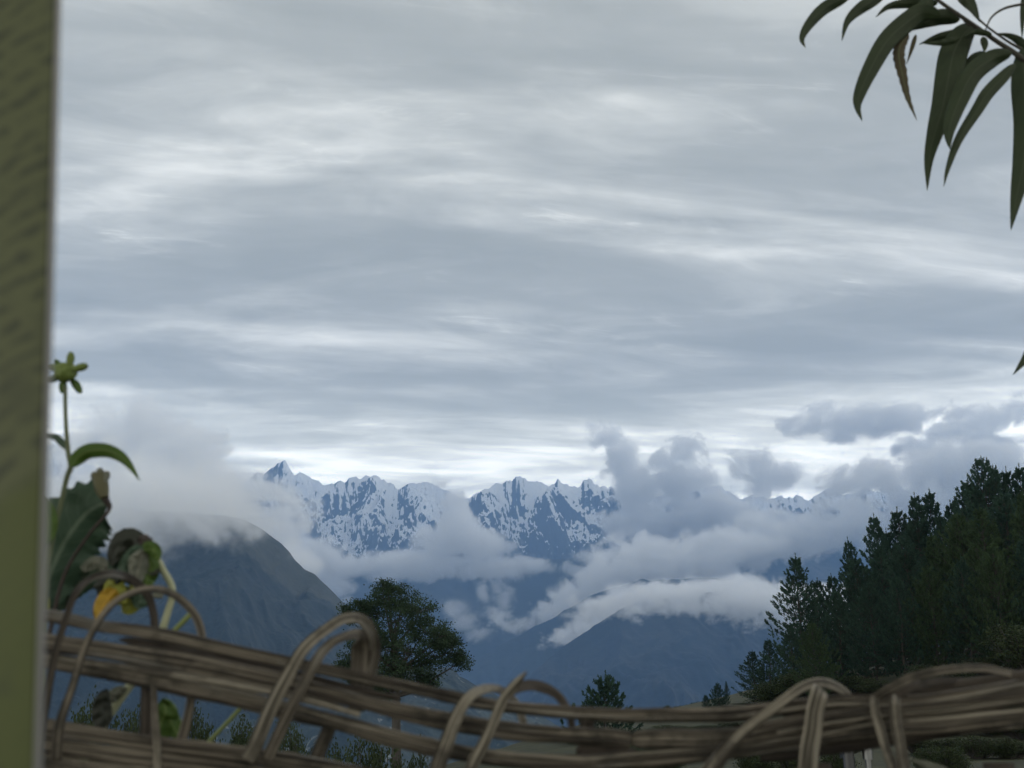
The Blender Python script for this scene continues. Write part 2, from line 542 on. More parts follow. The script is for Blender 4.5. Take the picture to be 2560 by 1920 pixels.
def tube(G, P, R, seg=8, flat=1.0, cap=True, up=None, tint=None):
    P = np.asarray(P, float)
    n = len(P)
    R = np.broadcast_to(np.asarray(R, float), (n,))
    t, S, U = frames(P)
    if up is not None:
        up = np.asarray(up, float)
        S = np.cross(t, up); S /= np.linalg.norm(S, axis=1)[:, None] + 1e-12
        U = np.cross(S, t)
    a = np.linspace(0, 2 * np.pi, seg, endpoint=False)
    V = P[:, None, :] + R[:, None, None] * (np.cos(a)[None, :, None] * S[:, None, :] + flat * np.sin(a)[None, :, None] * U[:, None, :])
    V = V.reshape(-1, 3)
    F = []
    for i in range(n - 1):
        for j in range(seg):
            k = (j + 1) % seg
            F.append((i * seg + j, i * seg + k, (i + 1) * seg + k, (i + 1) * seg + j))
    if cap:
        V = np.concatenate([V, P[:1], P[-1:]])
        c0, c1 = n * seg, n * seg + 1
        for j in range(seg):
            k = (j + 1) % seg
            F.append((c0, k, j, j)); F.append((c1, (n - 1) * seg + j, (n - 1) * seg + k, (n - 1) * seg + k))
    F = np.array(F)
    G.add(V, F, tint if tint is not None else None)


def blades(G, base, dirs, length, width, rnd, tint):
    """many thin needle or leaf blades at once: arrays of base points and directions"""
    n = len(base)
    side = np.cross(dirs, rnd.normal(size=(n, 3)))
    side /= np.linalg.norm(side, axis=1)[:, None] + 1e-9
    L = (length * rnd.uniform(0.7, 1.25, n))[:, None]
    W = (width * rnd.uniform(0.7, 1.2, n))[:, None]
    a = base - side * W * 0.35
    b = base + side * W * 0.35
    m1 = base + dirs * L * 0.55 + side * W * 0.5
    m0 = base + dirs * L * 0.55 - side * W * 0.5
    c = base + dirs * L
    V = np.stack([a, b, m1, c, m0], 1).reshape(-1, 3)
    k = np.arange(n)[:, None] * 5
    F = np.concatenate([k + np.array([[0, 1, 2, 4]]), k + np.array([[4, 2, 3, 3]])])
    G.add(V, F, np.repeat(tint, 5))


def make_pine(name, H=16.0, seed=0, R=3.4, bare=0.15, needle=PINE, lean=0.0, dense=1.0, tip=0.75, whorl=0.62):
    rnd = np.random.default_rng(seed)
    root = empty(name)
    tg = Geo()
    zs = np.linspace(-1.5, H, 12)
    cx = lean * (zs / H) ** 2 + 0.12 * np.sin(zs * 0.6 + seed)
    cy = 0.12 * np.cos(zs * 0.5 + seed)
    P = np.stack([cx, cy, zs], 1)
    tube(tg, P, np.interp(zs, [-1.5, 0, H * 0.5, H], [0.30, 0.24, 0.14, 0.025]) * H / 16, 7)
    cg = Geo()
    z = bare * H
    while z < H - 0.3:
        q = (z - bare * H) / (H * (1 - bare))
        nb = rnd.integers(4, 7)
        L0 = R * min(1.0, 0.55 + q * 2.0) * (1 - q) ** tip + 0.20
        off = rnd.uniform(0, 6.28)
        for b in range(nb):
            az = off + b * 6.283 / nb + rnd.normal() * 0.25
            L = L0 * rnd.uniform(0.62, 1.18)
            el = math.radians(4 + 30 * q + rnd.normal() * 7)
            n = 6
            s = np.linspace(0, 1, n)
            rr = L * s * math.cos(el)
            zz = L * (s * math.sin(el) - 0.10 * np.sin(s * 3.14) + 0.22 * s ** 3)
            bx = np.interp(z, zs, cx); by = np.interp(z, zs, cy)
            BP = np.stack([bx + rr * math.cos(az), by + rr * math.sin(az), z + zz + rnd.normal() * 0.06], 1)
            if L > 0.7:
                tube(tg, BP, np.linspace(0.045, 0.012, n) * H / 16, 3, cap=False)
            # tufts along the branch and its twigs
            nt = int(max(3, L * 3.9 * dense))
            u = rnd.uniform(0.18, 1.0, nt) ** 0.8
            tp = np.stack([np.interp(u, s, BP[:, k]) for k in range(3)], 1)
            sidev = np.array([-math.sin(az), math.cos(az), 0])
            wdt = 0.34 * L * np.sqrt(np.clip(1.05 - u, 0, 1))
            so = rnd.uniform(-1, 1, nt)
            tp = tp + sidev[None] * (so * wdt)[:, None] + np.array([0, 0, 1.0])[None] * (rnd.uniform(-0.12, 0.22, nt) + 0.1 * np.abs(so))[:, None]
            tp = np.concatenate([tp, BP[-1:], BP[-1:] + [0, 0, 0.12]])
            dv = np.array([math.cos(az), math.sin(az), 0]) * 0.55 + np.array([0, 0, 0.75])
            dv = dv[None] + sidev[None] * np.append(so, [0, 0])[:, None] * 0.4 + rnd.normal(size=(nt + 2, 3)) * 0.18
            dv /= np.linalg.norm(dv, axis=1)[:, None]
            tint = rnd.uniform(0, 1, nt + 2) * 0.55 + rnd.uniform(-0.1, 0.45)
            K = 20
            base = np.repeat(tp, K, 0)
            d2 = np.repeat(dv, K, 0)
            al = rnd.uniform(-0.05, 0.34, len(base))[:, None]
            base = base + d2 * al
            dd = d2 + rnd.normal(size=base.shape) * 0.5
            dd /= np.linalg.norm(dd, axis=1)[:, None]
            blades(cg, base, dd, 0.36, 0.08, rnd, np.repeat(tint, K))
        z += whorl * rnd.uniform(0.75, 1.2) * (1 - 0.35 * q)
    # leader: an upright brush
    K = 110
    base = np.stack([np.full(K, cx[-1]), np.full(K, cy[-1]), rnd.uniform(H - 1.0, H + 0.75, K)], 1)
    dd = rnd.normal(size=(K, 3)) * [0.5, 0.5, 0.25] + [0, 0, 0.8]
    dd /= np.linalg.norm(dd, axis=1)[:, None]
    blades(cg, base, dd, 0.24, 0.05, rnd, np.full(K, 0.4))
    tg.build('trunk', BARK, root)
    cg.build('crown', needle, root)
    return root


def copy_thing(o, loc, rz=0.0, scale=1.0, mat=None):
    r = o.copy()
    sc.collection.objects.link(r)
    for ch in o.children:
        c = ch.copy()
        sc.collection.objects.link(c)
        c.parent = r
        if mat is not None and 'crown' in c.name:
            c.material_slots[0].link = 'OBJECT'
            c.material_slots[0].material = mat
    r.location = loc
    r.rotation_euler = (0, 0, rz)
    r.scale = (scale,) * 3 if not isinstance(scale, tuple) else scale
    return r


# each kind of pine once, then placed at its own spot on the hillside
KINDS = {
    'full': dict(H=16.0, seed=11, R=6.4, bare=0.05, tip=1.02),
    'tall': dict(H=16.0, seed=23, R=5.6, bare=0.12, tip=1.05, lean=0.4),
    'wide': dict(H=16.0, seed=37, R=7.2, bare=0.10, tip=0.92, dense=1.1),
    'stub': dict(H=8.0, seed=41, R=4.2, bare=0.03, tip=0.95, dense=1.25, whorl=0.5),
}
_proto = {}


def pine(kind, px, top, Y, label, group=None, rz=None, wide=1.0, mat=None, gz=None):
    k = dict(KINDS[kind])
    tp = at(px, top, Y)
    z0 = float(ground_z(tp.x, Y)) - 0.1 if gz is None else gz
    s = (tp.z - z0) / (k['H'] + 0.3)
    w = s * wide
    rz = random.uniform(0, 6.28) if rz is None else rz
    if kind not in _proto:
        _proto[kind] = o = make_pine('pine_tree', **k)
        o.location = (tp.x, Y, z0)
        o.rotation_euler = (0, 0, rz)
        o.scale = (w, w, s)
    else:
        o = copy_thing(_proto[kind], (tp.x, Y, z0), rz, (w, w, s), mat)
    tag(o, label, 'tree', group)
    return o


W = 'pines at the wood\'s edge and crest'
IN = 'pines packed inside the dark wood'
pine('full', 1988, 1392, 100, 'lone pointed pine standing free at the left edge of the dark wood', W, 0.4, wide=0.95)
pine('full', 2122, 1352, 128, 'slim pine spire just right of the free-standing pine, first above the slope', W, 2.0, wide=0.75)
pine('tall', 2185, 1292, 124, 'narrow pine with a round tufted top, third step up the wooded crest', W, 1.1, wide=0.85)
pine('full', 2245, 1278, 132, 'blunt dark pine on the crest just left of the twin tops', W, 3.0)
pine('tall', 2288, 1243, 126, 'left one of the two close pine tops mid crest', W, 4.0, wide=0.8)
pine('tall', 2314, 1234, 127, 'right, slightly taller one of the two close pine tops mid crest', W, 5.2, wide=0.85)
pine('full', 2350, 1290, 120, 'lower thin pine in the dip between the twin tops and the highest pine', W, 0.9, wide=0.8)
pine('wide', 2455, 1152, 118, 'highest pine of the wood with long open boughs reaching left', W, 2.6, wide=0.82)
pine('tall', 2410, 1205, 122, 'pine top leaning on the left flank of the highest pine', W, 0.2)
pine('tall', 2492, 1172, 120, 'pine top close right of the highest pine', W, 1.9, wide=0.8)
pine('full', 2516, 1178, 121, 'thin pine spire second from the right edge', W, 3.3, wide=0.7)
pine('tall', 2544, 1172, 119, 'pine with a bare spiky leader at the right edge of the photo', W, 4.4, wide=0.85)
pine('full', 2040, 1452, 112, 'small bushy pine filling the gap right of the free-standing pine', W, 5.0, wide=1.1)
pine('full', 2080, 1440, 118, 'low pine on the slope under the slim spire', W, 1.3, wide=1.1)
pine('full', 1880, 1628, 118, 'young pointed pine on the low left end of the wood', W, 0.2, wide=1.5)
pine('full', 1920, 1600, 112, 'short wide pine at the foot of the free-standing pine', W, 2.8, wide=1.2)
for px, top, Y, kd in ((2140, 1400, 108, 'wide'), (2200, 1370, 112, 'full'), (2262, 1350, 106, 'wide'), (2330, 1340, 108, 'full'), (2395, 1290, 104, 'wide'),
                       (2450, 1270, 100, 'full'), (2505, 1240, 104, 'wide'), (2560, 1230, 98, 'full'), (2610, 1200, 106, 'wide'), (2090, 1480, 98, 'full'),
                       (2170, 1460, 94, 'wide'), (2240, 1440, 92, 'full'), (2320, 1420, 92, 'wide'), (2400, 1400, 90, 'full'), (2480, 1370, 88, 'wide'),
                       (2560, 1350, 88, 'full'), (1975, 1560, 96, 'full'), (2030, 1560, 88, 'wide'), (2640, 1330, 94, 'full'), (2215, 1330, 130, 'full'),
                       (2380, 1260, 130, 'full'), (2430, 1230, 128, 'wide'), (2570, 1190, 126, 'full'), (2280, 1310, 134, 'wide')):
    pine(kd, px, top, Y, 'dark pine standing inside the packed wood on the right-hand hillside', IN, mat=PINE_YELLOW if random.random() < 0.22 else None)
pine('stub', 1512, 1690, 62, 'small bushy young pine standing alone, seen just over the fence middle', 'young pines beyond the fence', 0.5, wide=1.05, gz=-1.2)
pine('stub', 1794, 1708, 120, 'young pine with a thick pointed top at the low left end of the wood', 'young pines beyond the fence', 1.5, wide=0.9)
pine('full', 1815, 1703, 125, 'thin bare-topped pine just right of the thick young pine', 'young pines beyond the fence', 3.5, wide=0.6)
pine('stub', 1765, 1738, 130, 'lowest young pine at the left foot of the thick one', 'young pines beyond the fence', 2.5, wide=0.9)
for i, (px, top) in enumerate(((1668, 1764), (1692, 1766), (1700, 1765), (1716, 1763), (1736, 1757), (1744, 1755))):
    pine('stub', px, top, 200, 'tiny pine tip showing over the top cane between the fence middle and the young pines', 'tiny pine tips on the brow', wide=1.4,
         gz=at(px, top, 200).z - 3.2)


def make_round_tree():
    rnd = np.random.default_rng(5)
    Y = 60.0
    k = Y / RES_F
    base = at(992, 1990, Y)
    root = empty('round_tree', base)
    tag(root, 'dark round-crowned leafy tree standing alone in the valley behind the fence', 'tree')
    tg, cg = Geo(), Geo()
    def L(px, py, dy=0.0):
        q = at(px, py, Y + dy)
        return np.array(q)
    top = L(985, 1620)
    tr = np.array([L(992, 1990), L(991, 1850), L(990, 1740), L(990, 1680), L(985, 1620)])
    tube(tg, tr, [0.30, 0.24, 0.22, 0.20, 0.16], 9)
    # crown lobes in photo pixels: x, y, r, depth offset in metres
    lobes = [(960, 1495, 46, 0), (1005, 1500, 46, 1), (1050, 1530, 42, -0.5), (925, 1530, 34, 1), (990, 1555, 60, 0), (1060, 1580, 44, 1), (1100, 1590, 36, -1),
             (1130, 1625, 32, 0), (1150, 1655, 26, 0.5), (1085, 1640, 42, 0), (1020, 1630, 60, -1), (960, 1620, 56, 0.5), (915, 1600, 44, -1), (885, 1545, 18, 0),
             (890, 1640, 34, 0), (860, 1670, 18, 0.5), (1000, 1690, 42, 0), (1060, 1690, 26, 0.5), (1080, 1705, 20, 0), (945, 1690, 44, -0.5), (900, 1700, 36, 1), (915, 1740, 26, 0),
             (870, 1525, 14, 0), (905, 1515, 20, 0.4), (1120, 1600, 26, 0.4), (970, 1470, 22, 0), (960, 1735, 26, 0.4)]
    for (a, b, r, dy) in lobes:
        c = L(a, b, dy)
        # limb from the trunk to the lobe
        s = np.linspace(0, 1, 6)[:, None]
        st = tr[2] * (1 - 0) if b > 1640 else tr[3]
        if b < 1560:
            st = tr[4]
        mid = (st + c) / 2 + np.array([0, 0, -0.25])
        P = (1 - s) ** 2 * st + 2 * s * (1 - s) * mid + s ** 2 * c
        tube(tg, P, np.linspace(0.10, 0.02, 6), 4, cap=False)
        rr = r * k
        nt = int(8 + r * 1.15)
        d = rnd.normal(size=(nt, 3)); d /= np.linalg.norm(d, axis=1)[:, None]
        tips = c + d * rr * np.array([1, 1.3, 0.85]) * (rnd.uniform(0.35, 1.2, nt) ** 0.7)[:, None]
        for q in tips[::3]:
            s2 = np.linspace(0, 1, 3)[:, None]
            tube(tg, c * (1 - s2) + q * s2, [0.022, 0.014, 0.008], 3, cap=False)
        K = 30
        bs = np.repeat(tips, K, 0) + rnd.normal(size=(nt * K, 3)) * 0.135 * np.array([1.2, 1.2, 0.75])
        dd = rnd.normal(size=bs.shape) + np.array([0, 0, -0.1])
        dd /= np.linalg.norm(dd, axis=1)[:, None]
        blades(cg, bs, dd, 0.13, 0.075, rnd, np.repeat(rnd.uniform(0, 1, nt), K))
    tg.build('trunk', BARK, root)
    cg.build('crown', LEAFY, root)


make_round_tree()


def make_shrub(name, W_, H_, seed, n=60, leaf=0.10, mat=SHRUB, K=30):
    """stems fanning from the ground and leaf clumps through the whole body"""
    rnd = np.random.default_rng(seed)
    root = empty(name)
    sg, cg = Geo(), Geo()
    lob = [(rnd.uniform(-0.5, 0.5), rnd.uniform(-0.5, 0.5), rnd.uniform(0.35, 0.72), rnd.uniform(0.26, 0.45)) for _ in range(9)]
    for i in range(n):
        lx, ly, lz, lr = lob[rnd.integers(0, 9)]
        d = rnd.normal(size=3); d /= np.linalg.norm(d)
        q = rnd.uniform(0.2, 1.0) ** 0.5
        c = np.array([lx, ly, lz]) + d * lr * q
        c = c * np.array([W_ / 2, W_ / 2, H_])
        c[2] = max(c[2], 0.03 * H_)
        if i % 3 == 0:
            s = np.linspace(0, 1, 4)[:, None]
            P = np.array([c[0] * 0.15, c[1] * 0.15, -0.3])[None] * (1 - s) + c[None] * s
            P[:, 2] += 0.08 * H_ * np.sin(s[:, 0] * 3)
            tube(sg, P, np.linspace(0.016, 0.004, 4) * (H_ + 0.5), 3, cap=False)
        bs = c + rnd.normal(size=(K, 3)) * leaf * np.array([1.5, 1.5, 1.1])
        dd = rnd.normal(size=(K, 3)) + [0, 0, 0.35]
        dd /= np.linalg.norm(dd, axis=1)[:, None]
        blades(cg, bs, dd, leaf * 1.1, leaf * 0.62, rnd, np.full(K, rnd.uniform(0, 1)))
    sg.build('stem', BARK, root)
    cg.build('crown', mat, root)
    return root


_sh = {}


def shrub(kind, px, py_top, Y, w_px, label, group=None, gz=None, mat=None):
    tp = at(px, py_top, Y)
    z0 = float(ground_z(tp.x, Y)) if gz is None else gz
    h = tp.z - z0
    if kind not in _sh:
        _sh[kind] = o = make_shrub('leafy_shrub', 2.0, 2.0, {'a': 3, 'b': 8}[kind], n=420, leaf=0.065, K=26)
        o.location = (tp.x, Y, z0); o.rotation_euler = (0, 0, random.uniform(0, 6))
    else:
        o = copy_thing(_sh[kind], (tp.x, Y, z0), random.uniform(0, 6.28), 1.0)
    w = pxm(w_px, Y) / 2.0
    o.scale = (w, w, h / 2.0)
    tag(o, label, 'shrub', group)
    return o


V_ = 'shrubs on the slope below the fence'
shrub('a', 240, 1752, 36, 190, 'feathery dark shrub between the two left-hand bent canes, lowest left', V_, gz=-3.6)
shrub('a', 330, 1765, 36, 140, 'dark shrub just right of the feathery one, under the left cane bundle', V_, gz=-3.6)
shrub('b', 520, 1762, 38, 150, 'shrub with pale twigs left of the big bent cane', V_, gz=-4.2)
shrub('b', 605, 1778, 40, 150, 'denser shrub with pale stems close left of the big bent cane', V_, gz=-4.2)
shrub('a', 730, 1795, 46, 140, 'dark shrub right under the foot of the big bent cane', V_, gz=-5.2)
shrub('b', 820, 1850, 48, 150, 'low dark shrub left of the wide bush at the bottom', V_, gz=-6.0)
shrub('a', 950, 1838, 50, 200, 'wide dark bush below the round tree at the bottom of the photo', V_, gz=-6.4)
shrub('b', 1030, 1862, 50, 120, 'right shoulder bush beside the wide dark bush', V_, gz=-6.4)
G_ = 'shrubs at the foot of the wood'
rs = random.Random(4)
spots = [(2250, 1790, 60, 150), (2330, 1800, 56, 130), (2400, 1795, 58, 150), (2470, 1790, 55, 150), (2545, 1795, 52, 160), (2290, 1835, 46, 100), (2370, 1840, 44, 110),
         (2440, 1838, 42, 110), (2520, 1842, 42, 120), (1680, 1812, 70, 130), (1770, 1812, 72, 140), (1860, 1806, 74, 150), (1940, 1800, 76, 140), (2040, 1790, 78, 160),
         (2130, 1780, 80, 160), (1600, 1822, 66, 110), (2330, 1660, 84, 170), (2200, 1700, 86, 150), (2480, 1640, 86, 180), (2120, 1690, 90, 160), (2000, 1680, 92, 170),
         (2560, 1560, 80, 200), (1930, 1700, 95, 130),
         (1640, 1776, 120, 90), (1700, 1774, 118, 100), (1760, 1770, 115, 100), (1820, 1764, 112, 110), (1880, 1756, 108, 120),
         (1560, 1850, 34, 120), (1650, 1858, 33, 130), (1900, 1862, 30, 120), (1990, 1866, 28, 110), (2080, 1868, 27, 110), (1480, 1858, 34, 110), (2310, 1862, 32, 90), (2380, 1866, 30, 90)]
for i, (a, b, Y, w) in enumerate(spots):
    shrub('a' if i % 2 else 'b', a, b, Y, w * 1.15, 'dark green shrub in the undergrowth at the foot of the pine wood', G_)
# ------------------------------------------------------------------ close things: fence, post, flower plant, leafy branch
def cane_mat(name, a, b, dark, scale=1.0):
    """weathered split bamboo: long fibres, grey bleached patches, dark stains"""
    m, T = new_mat(name)
    uv = T.n('ShaderNodeAttribute', attribute_name='along').outputs['Vector']
    long_ = T.n('ShaderNodeVectorMath', operation='MULTIPLY', inp={0: uv, 1: (7.0, 60.0, 34.0)}).outputs[0]
    n1 = T.noise(long_, scale, 6, 0.65)
    pos = T.n('ShaderNodeTexCoord').outputs['Object']
    n2 = T.noise(pos, 16.0, 5, 0.65)
    n3 = T.noise(uv, 9.0, 3, 0.6)
    c = T.mix(T.maprange(n1, 0.41, 0.60), a, b)
    c = T.mix(T.maprange(n2, 0.50, 0.68, 0, 0.75), c, dark)
    c = T.mix(T.maprange(n3, 0.58, 0.72, 0, 0.5), c, (0.22, 0.215, 0.20))
    principled(T, c, 0.75, bump=n1, bump_dist=0.004, bump_str=1.0, spec=0.3)
    return m


CANE = cane_mat('weathered_split_cane', (0.032, 0.026, 0.020), (0.175, 0.153, 0.122), (0.010, 0.010, 0.008))
CANE_D = cane_mat('dark_split_cane', (0.022, 0.018, 0.015), (0.068, 0.056, 0.045), (0.010, 0.009, 0.008))
CANE_L = cane_mat('pale_bent_cane', (0.045, 0.039, 0.030), (0.27, 0.245, 0.20), (0.02, 0.016, 0.013))


def smooth_line(P, n=40):
    """Catmull-Rom through points (lists of x, y, Y, width)"""
    P = np.asarray(P, float)
    E = np.concatenate([[2 * P[0] - P[1]], P, [2 * P[-1] - P[-2]]])
    out = []
    m = max(2, n // (len(P) - 1))
    for i in range(len(P) - 1):
        t = np.linspace(0, 1, m, endpoint=False)[:, None]
        p0, p1, p2, p3 = E[i], E[i + 1], E[i + 2], E[i + 3]
        out.append(0.5 * (2 * p1 + (p2 - p0) * t + (2 * p0 - 5 * p1 + 4 * p2 - p3) * t ** 2 + (3 * p1 - p0 - 3 * p2 + p3) * t ** 3))
    out.append(P[-1:])
    return np.concatenate(out)


def strip(name, pts, mat, parent, n=60, flat=0.35, wob=0.0, seed=0, Y=0.9, seg=10, nodes=False, face=(0, -1, 0)):
    """a cane or split strip along photo points (x, y, width px[, Y])"""
    Q = [(p[0], p[1], (p[3] if len(p) > 3 else Y), p[2]) for p in pts]
    S = smooth_line(Q, n)
    P = np.array([tuple(at(a, b, c)) for a, b, c, w in S])
    R = S[:, 3] * S[:, 2] / RES_F * (0.53 if name == 'rail_cane' else 0.55)
    L = np.concatenate([[0], np.cumsum(np.linalg.norm(np.diff(P, axis=0), axis=1))])
    if wob:
        R = R * (1 + wob * fbm(L * 14 + seed * 7, L * 0 + seed, oct=3))
        P = P + np.stack([L * 0, fbm(L * 6 + seed, L * 0 + 3.3 * seed, oct=2) * 0.004, fbm(L * 7 + seed * 5, L * 0, oct=3) * 0.0022], 1)
    if nodes:
        k = np.sin(L * 2 * np.pi / 0.23 + seed * 1.7)
        R = R * (1 + 0.10 * np.clip(k - 0.965, 0, 1) / 0.035)
    G = Geo()
    t, Sd, U = frames(P)
    up = np.asarray(face, float)
    # an oval section with a flattened, slightly hollow face
    a = np.linspace(0, 2 * np.pi, seg, endpoint=False)
    Sd = np.cross(t, up); Sd /= np.linalg.norm(Sd, axis=1)[:, None] + 1e-9
    U = np.cross(Sd, t)
    prof_s, prof_u = np.sign(np.cos(a)) * np.abs(np.cos(a)) ** 0.8, flat * np.sin(a)
    V = P[:, None] + R[:, None, None] * (prof_s[None, :, None] * Sd[:, None] + prof_u[None, :, None] * U[:, None])
    m = len(P)
    al = np.stack([np.repeat(L[:, None], seg, 1), np.repeat(prof_s[None] * 1.0, m, 0) * R[:, None] * 6, np.full((m, seg), seed * 1.37)], -1).reshape(-1, 3)
    V = V.reshape(-1, 3)
    F = []
    for i in range(m - 1):
        for j in range(seg):
            k2 = (j + 1) % seg
            F.append((i * seg + j, i * seg + k2, (i + 1) * seg + k2, (i + 1) * seg + j))
    F += [tuple(range(seg))[::-1], tuple((m - 1) * seg + j for j in range(seg))]
    o = mesh_obj(name, V, F, mat, parent)
    at_ = o.data.attributes.new('along', 'FLOAT_VECTOR', 'POINT')
    at_.data.foreach_set('vector', al.astype(np.float32).ravel())
    return o


